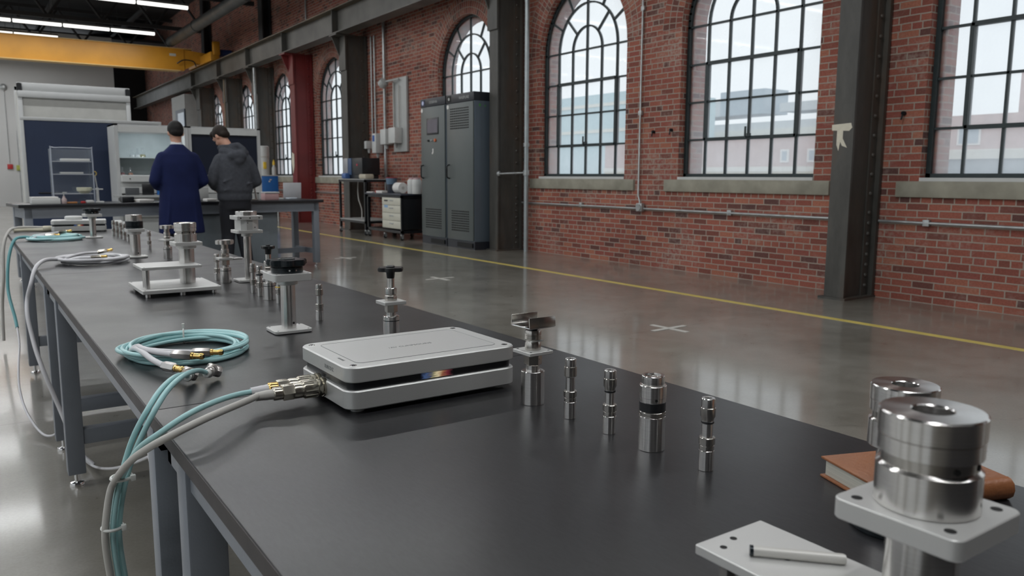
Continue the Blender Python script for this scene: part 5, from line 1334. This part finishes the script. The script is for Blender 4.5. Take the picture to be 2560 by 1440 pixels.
g = G(); g.box(-.2, .2, -.02, .52, .08, .43, .01); g.build('black_housing', BLACKP, r)
g = G(); g.box(-.21, .19, .52, .70, .08, .43, .012); g.build('blue_section', mat('dark_blue_panel', (.03, .07, .16), .4), r)
g = G(); g.box(-.22, .18, .70, .95, .08, .43, .02); g.build('silver_section', mat('silver_panel', (.33, .34, .36), .3, .4), r)
g = G(); g.box(-.206, -.2, .2, .26, .27, .31); g.build('red_mark', mat('red_mark', (.5, .02, .06), .4), r, smooth=False)
g = G(); g.box(-.18, .18, 0, .9, 0, .08, .01); g.build('machine_base', BLACKP, r)
boxthing('blue_packet', (6.78, 16.12, 1.14), (.14, .22, .12), mat('blue_packet', (.05, .12, .32), .4), 'blue packet at the left end of tall cart top', 'packet', 0, .03)
boxthing('green_packet', (6.86, 16.31, 1.14), (.1, .06, .13), mat('olive_packet', (.28, .30, .10), .5), 'olive green packet at the far left corner of cart top', 'packet', .2, .02)
boxthing('cream_case', (6.84, 15.22, 1.14), (.2, .34, .10), mat('cream_case', (.46, .42, .33), .5), 'low cream case on the tall cart before black machine', 'case', 0, .03)
r = thing('waste_cup', 'dark bin with blue lining and red rim on the low cart', 'bin', (7.08, 14.55, .87))
g = G(); g.lathe([(.085, 0), (.10, .17)], 22); g.build('dark_cup', mat('smoky_cup', (.035, .04, .055), .3), r)
g = G(); g.lathe([(.10, .17), (.115, .29)], 22); g.build('blue_lining', mat('blue_grey_liner', (.12, .19, .27), .5), r)
g = G(); g.lathe([(.115, .29), (.12, .30), (.11, .305)], 22); g.build('red_rim', mat('red_rim', (.4, .04, .06), .4), r)
r = thing('paper_roll', 'white roll of wipes lying on the low cart', 'roll', (6.98, 13.98, .975)); g = G(); g.lathe([(.03, -.13), (.10, -.13), (.105, -.12), (.105, .12), (.10, .13), (.03, .13)], 24, (0, 0, 0), (0, 1, 0)); g.build('roll_body', PAPER, r)
g = G(); g.lathe([(.031, -.131), (.031, .131)], 14, (0, 0, 0), (0, 1, 0)); g.build('core', GREYC, r)
for dy, lb in ((0, 'white ribbed canister on the low cart nearest the cabinets'), (.19, 'white ribbed canister on the low cart left of its twin')):
    r = thing('white_canister', lb, 'canister', (7.02, 13.36 + dy, .87), group='white canisters on the low cart')
    g = G(); g.lathe([(.085, 0), (.09, .01), (.09, .07), (.086, .075), (.09, .08), (.09, .15), (.086, .155), (.09, .16), (.09, .23), (.075, .27)], 22); g.build('canister_body', WHITEP, r)
    g = G(); g.lathe([(.06, .27), (.062, .30), (0, .305)], 18); g.build('lid', mat('pinkish_lid', (.5, .35, .36), .5), r)
for y, dx, m, nm, lb in ((14.85, .16, PAPER, 'paper_sheet', 'white sheet at the left end of the low cart'), (14.62, .1, mat('red_plastic', (.42, .03, .03), .4), 'marker', 'small red marker on the low cart'), (14.42, .14, PAPER, 'glove_pair', 'crumpled pale glove on the low cart')):
    boxthing(nm, (6.8, y, .87), (dx, .2 if nm != 'marker' else .04, .02 if nm == 'paper_sheet' else .045), m, lb, nm.replace('_', ' '), .2, .008)

# ================================================================ PEOPLE
def capsule(g, p0, p1, r0, r1, n=14):
    p0 = Vector(p0); p1 = Vector(p1); d = p1 - p0; L = d.length
    prof = [(0, -r0)] + [(r0 * math.cos(a), r0 * math.sin(a)) for a in (-1.2, -.8, -.4)] + [(r0, 0), (r1, L)] + [(r1 * math.cos(a), L + r1 * math.sin(a)) for a in (.4, .8, 1.2)] + [(0, L + r1)]
    g.lathe(prof, n, p0, d, cap=False)
def fuse(o, vox, sm=4):
    m = o.modifiers.new('fuse', 'REMESH'); m.mode = 'VOXEL'; m.voxel_size = vox; m.use_smooth_shade = True
    s = o.modifiers.new('smooth', 'SMOOTH'); s.factor = .5; s.iterations = sm
    return o
def limbs(g, pts, rs):
    for (a, b, ra, rb) in zip(pts, pts[1:], rs, rs[1:]): capsule(g, a, b, ra, rb)
def hand(g, w, d, s):
    """palm + five separate curled fingers; w wrist, d forward direction, s = side of the thumb"""
    w = Vector(w); d = Vector(d).normalized(); side = Vector((s, 0, 0)); side = (side - d * side.dot(d)).normalized(); dn = Vector((0, 0, -1)); dn = (dn - d * dn.dot(d)).normalized()
    g.ell(w + d * .045, (.042, .048, .016), 14, 8, Matrix((side, d, dn)).transposed())
    for k, L in enumerate((.068, .077, .072, .056)):
        b = w + d * .082 + side * (.029 - k * .0195); m1 = b + d * L * .45 + dn * .008; m2 = m1 + d * L * .32 + dn * L * .28; m3 = m2 + d * L * .1 + dn * L * .25
        for a, c, r0, r1 in ((b - d * .02, m1, .0095, .009), (m1, m2, .009, .008), (m2, m3, .008, .007)): capsule(g, a, c, r0, r1, 10)
    b = w + d * .02 + side * .034; m1 = b + side * .022 + d * .030 + dn * .006; m2 = m1 + d * .032 + side * .002 + dn * .012
    capsule(g, b, m1, .012, .0105, 10); capsule(g, m1, m2, .0105, .009, 10)
def head(g, c, yaw, pitch, s=1.0):
    """a head looking to +y, then turned by yaw and bowed by pitch"""
    M = Matrix.Rotation(yaw, 3, 'Z') @ Matrix.Rotation(-pitch, 3, 'X'); c = Vector(c)
    def E(p, r): g.ell(c + M @ Vector(p), r, 18, 12, M)
    E((0, -.008, .018), (.076 * s, .096, .105)); E((0, .022, -.045), (.062, .072, .075)); E((0, .05, -.085), (.036, .036, .028))
    E((0, .094, -.018), (.012, .020, .026)); E((0, .103, -.032), (.016, .012, .010))
    E((0, .087, -.064), (.024, .010, .006)); E((0, .085, -.074), (.021, .010, .006))
    for sx in (-1, 1):
        E((sx * .031, .080, .008), (.014, .012, .010)); E((sx * .033, .085, .026), (.020, .010, .006))
        E((sx * .078, -.004, -.012), (.009, .018, .030)); E((sx * .083, -.012, -.004), (.006, .012, .020))
    return M
def loft(g, rings, n=36, p=2.4):
    R = []
    for (z, rx, ry, cx, cy) in rings:
        R.append([g.b.verts.new((cx + rx * math.copysign(abs(math.cos(2 * PI * i / n)) ** (2 / p), math.cos(2 * PI * i / n)), cy + ry * math.copysign(abs(math.sin(2 * PI * i / n)) ** (2 / p), math.sin(2 * PI * i / n)), z)) for i in range(n)])
    for a, b in zip(R, R[1:]):
        for i in range(n): g.b.faces.new((a[i], a[(i + 1) % n], b[(i + 1) % n], b[i]))
    g.b.faces.new(list(reversed(R[0]))); g.b.faces.new(R[-1])
def eyes_of(r, c, M):
    for sx in (-1, 1):
        e = bpy.data.objects.new('eye', None)
        g = G(); g.ell(Vector(c) + M @ Vector((sx * .031, .0865, .007)), (.011, .006, .007), 12, 8, M); o = g.build('eye', mat('eye_white', (.6, .58, .55), .2), r)
        g = G(); g.ell(Vector(c) + M @ Vector((sx * .031, .092, .006)), (.005, .002, .005), 10, 6, M); g.build('iris', HAIR, o)

# person in the navy coat
r = thing('person', 'person in a long navy lab coat seen from behind, working at the bench', 'person', (2.03, 9.61, 0), .02)
hc = (.0, .045, 1.672)
g = G()
M1 = head(g, hc, .05, .38)
capsule(g, (0, .0, 1.45), (0, .028, 1.60), .060, .055)
loft(g, [(.88, .15, .10, 0, 0), (1.0, .15, .10, 0, 0), (1.2, .165, .11, 0, 0), (1.38, .145, .10, 0, -.005), (1.47, .10, .075, 0, 0), (1.5, .06, .06, 0, 0)])
g.ell((0, 0, .93), (.16, .115, .1))
for s in (-1, 1):
    limbs(g, [(s * .155, -.008, 1.385), (s * .245, -.02, 1.14), (s * .13, .24, 1.07)], [.055, .045, .030])
    hand(g, (s * .125, .25, 1.07), (-s * .15, 1, -.12), -s)
    limbs(g, [(s * .085, 0, .90), (s * .095, .01, .50), (s * .10, -.02, .09)], [.085, .058, .040])
    capsule(g, (s * .10, -.03, .055), (s * .115, .12, .03), .040, .030)
fuse(g.build('body', SKIN, r), .0075, 3)
eyes_of(r, hc, M1)
g = G(); Mh = M1; c = Vector(hc)
g.ell(c + Mh @ Vector((0, -.020, .034)), (.086, .098, .102), 28, 18, Mh); g.ell(c + Mh @ Vector((0, -.055, -.012)), (.071, .052, .058), 24, 14, Mh); g.ell(c + Mh @ Vector((0, .04, .085)), (.066, .055, .045), 20, 12, Mh)
fuse(g.build('hair', HAIR, r), .007, 2)
g = G()
loft(g, [(1.515, .068, .068, 0, .012), (1.535, .066, .066, 0, .018), (1.555, .063, .062, 0, .024), (1.572, .061, .060, 0, .028)], 30, 2.0); fuse(g.build('shirt_collar', mat('white_shirt', (.6, .62, .64), .7), r), .006, 1)
g = G()
loft(g, [(.545, .245, .155, .005, -.005), (.62, .243, .15, .004, -.005), (.80, .228, .145, 0, -.005), (.96, .214, .142, 0, -.004), (1.08, .203, .14, 0, 0), (1.22, .208, .142, 0, 0), (1.34, .208, .135, 0, -.005), (1.43, .185, .115, 0, -.006), (1.485, .125, .092, 0, 0), (1.53, .077, .078, 0, .008), (1.545, .070, .072, 0, .012)], 40, 2.5)
for s in (-1, 1): limbs(g, [(s * .155, -.008, 1.385), (s * .215, -.02, 1.27), (s * .258, -.022, 1.14), (s * .205, .10, 1.085), (s * .145, .21, 1.075)], [.080, .072, .064, .060, .046])
for k, (x, a) in enumerate(((-.12, .3), (-.03, -.1), (.06, .2), (.15, -.2), (-.18, .2))):   # soft vertical folds of the skirt
    capsule(g, (x, -.138, .58), (x * .75 + .01, -.128, 1.0), .016, .006, 10)
capsule(g, (.0, -.136, .60), (0, -.130, .88), .009, .004, 8)
fuse(g.build('lab_coat', NAVY, r), .011, 5)
g = G()
for s in (-1, 1): limbs(g, [(s * .088, 0, .88), (s * .096, .01, .50), (s * .10, -.02, .08)], [.095, .070, .058])
fuse(g.build('trousers', PANTS, r), .012, 2)
for s in (-1, 1):
    g = G(); capsule(g, (s * .10, -.045, .05), (s * .115, .14, .035), .048, .036); g.box(s * .105 - .045, s * .105 + .045, -.09, .17, 0, .02, .008); fuse(g.build('shoe', SHOE, r), .008, 2)

# person in the grey hoodie
r = thing('person', 'person in a charcoal hoodie and black trousers with head bowed, seen from behind', 'person', (2.665, 9.69, 0), .03)
hc = (-.10, .115, 1.655)
g = G()
M1 = head(g, hc, .55, .75)
capsule(g, (-.005, .02, 1.45), (-.075, .075, 1.60), .062, .056)
loft(g, [(.88, .15, .10, 0, 0), (1.0, .15, .10, 0, 0), (1.2, .165, .11, 0, 0), (1.38, .145, .10, -.005, .01), (1.47, .10, .075, -.01, .02), (1.5, .06, .06, -.015, .03)])
g.ell((0, 0, .93), (.16, .115, .1))
for s in (-1, 1):
    limbs(g, [(s * .150, .0, 1.375), (s * .25, -.02, 1.13), (s * .12, .24, 1.06)], [.055, .045, .030])
    hand(g, (s * .115, .25, 1.06), (-s * .15, 1, -.12), -s)
    limbs(g, [(s * .085, 0, .90), (s * .085, .03, .50), (s * .13, -.02, .09)], [.085, .058, .040])
    capsule(g, (s * .13, -.03, .055), (s * .145, .12, .03), .040, .030)
fuse(g.build('body', SKIN, r), .0075, 3)
eyes_of(r, hc, M1)
g = G(); c = Vector(hc); Mh = M1
g.ell(c + Mh @ Vector((0, -.022, .034)), (.086, .098, .100), 28, 18, Mh); g.ell(c + Mh @ Vector((0, -.06, -.020)), (.072, .050, .055), 24, 14, Mh); g.ell(c + Mh @ Vector((0, .05, .08)), (.066, .055, .045), 20, 12, Mh)
fuse(g.build('hair', HAIRB, r), .007, 2)
g = G()
loft(g, [(.905, .188, .125, 0, 0), (.925, .198, .132, 0, 0), (.965, .200, .135, 0, 0), (.985, .195, .132, 0, 0), (1.03, .212, .142, 0, 0), (1.14, .206, .142, 0, 0), (1.28, .208, .14, 0, .003), (1.38, .198, .128, -.002, .008), (1.45, .145, .105, -.006, .015), (1.495, .092, .085, -.02, .03), (1.525, .076, .076, -.035, .045), (1.555, .074, .074, -.048, .055)], 40, 2.4)
for s in (-1, 1): limbs(g, [(s * .150, .0, 1.375), (s * .218, -.012, 1.26), (s * .262, -.022, 1.13), (s * .20, .10, 1.075), (s * .13, .22, 1.065)], [.080, .070, .060, .056, .044])
# hood lying on the upper back
capsule(g, (-.12, .0, 1.475), (.02, -.105, 1.44), .045, .052); capsule(g, (.14, -.01, 1.465), (.02, -.105, 1.44), .045, .052)
g.ell((.015, -.105, 1.425), (.115, .055, .062)); g.ell((.025, -.118, 1.375), (.065, .045, .055)); capsule(g, (-.13, .05, 1.52), (.06, .0, 1.545), .036, .045); capsule(g, (.06, .0, 1.545), (.11, -.02, 1.50), .045, .045)
for k, (z, x0, x1) in enumerate(((1.02, -.16, -.02), (1.07, .02, .17), (1.12, -.17, -.05))): capsule(g, (x0, -.125, z), (x1, -.134, z + .05), .007, .010, 8)
fuse(g.build('hoodie', HOODIE, r), .0105, 4)
g = G()
loft(g, [(.80, .172, .12, 0, 0), (.92, .180, .122, 0, 0)], 32)
for s in (-1, 1): limbs(g, [(s * .088, 0, .86), (s * .088, .03, .50), (s * .128, -.02, .08)], [.102, .080, .062])
fuse(g.build('trousers', PANTS, r), .012, 2)
for s in (-1, 1):
    g = G(); capsule(g, (s * .13, -.045, .05), (s * .145, .14, .035), .048, .036); g.box(s * .135 - .045, s * .135 + .045, -.09, .17, 0, .02, .008); fuse(g.build('shoe', SHOE, r), .008, 2)
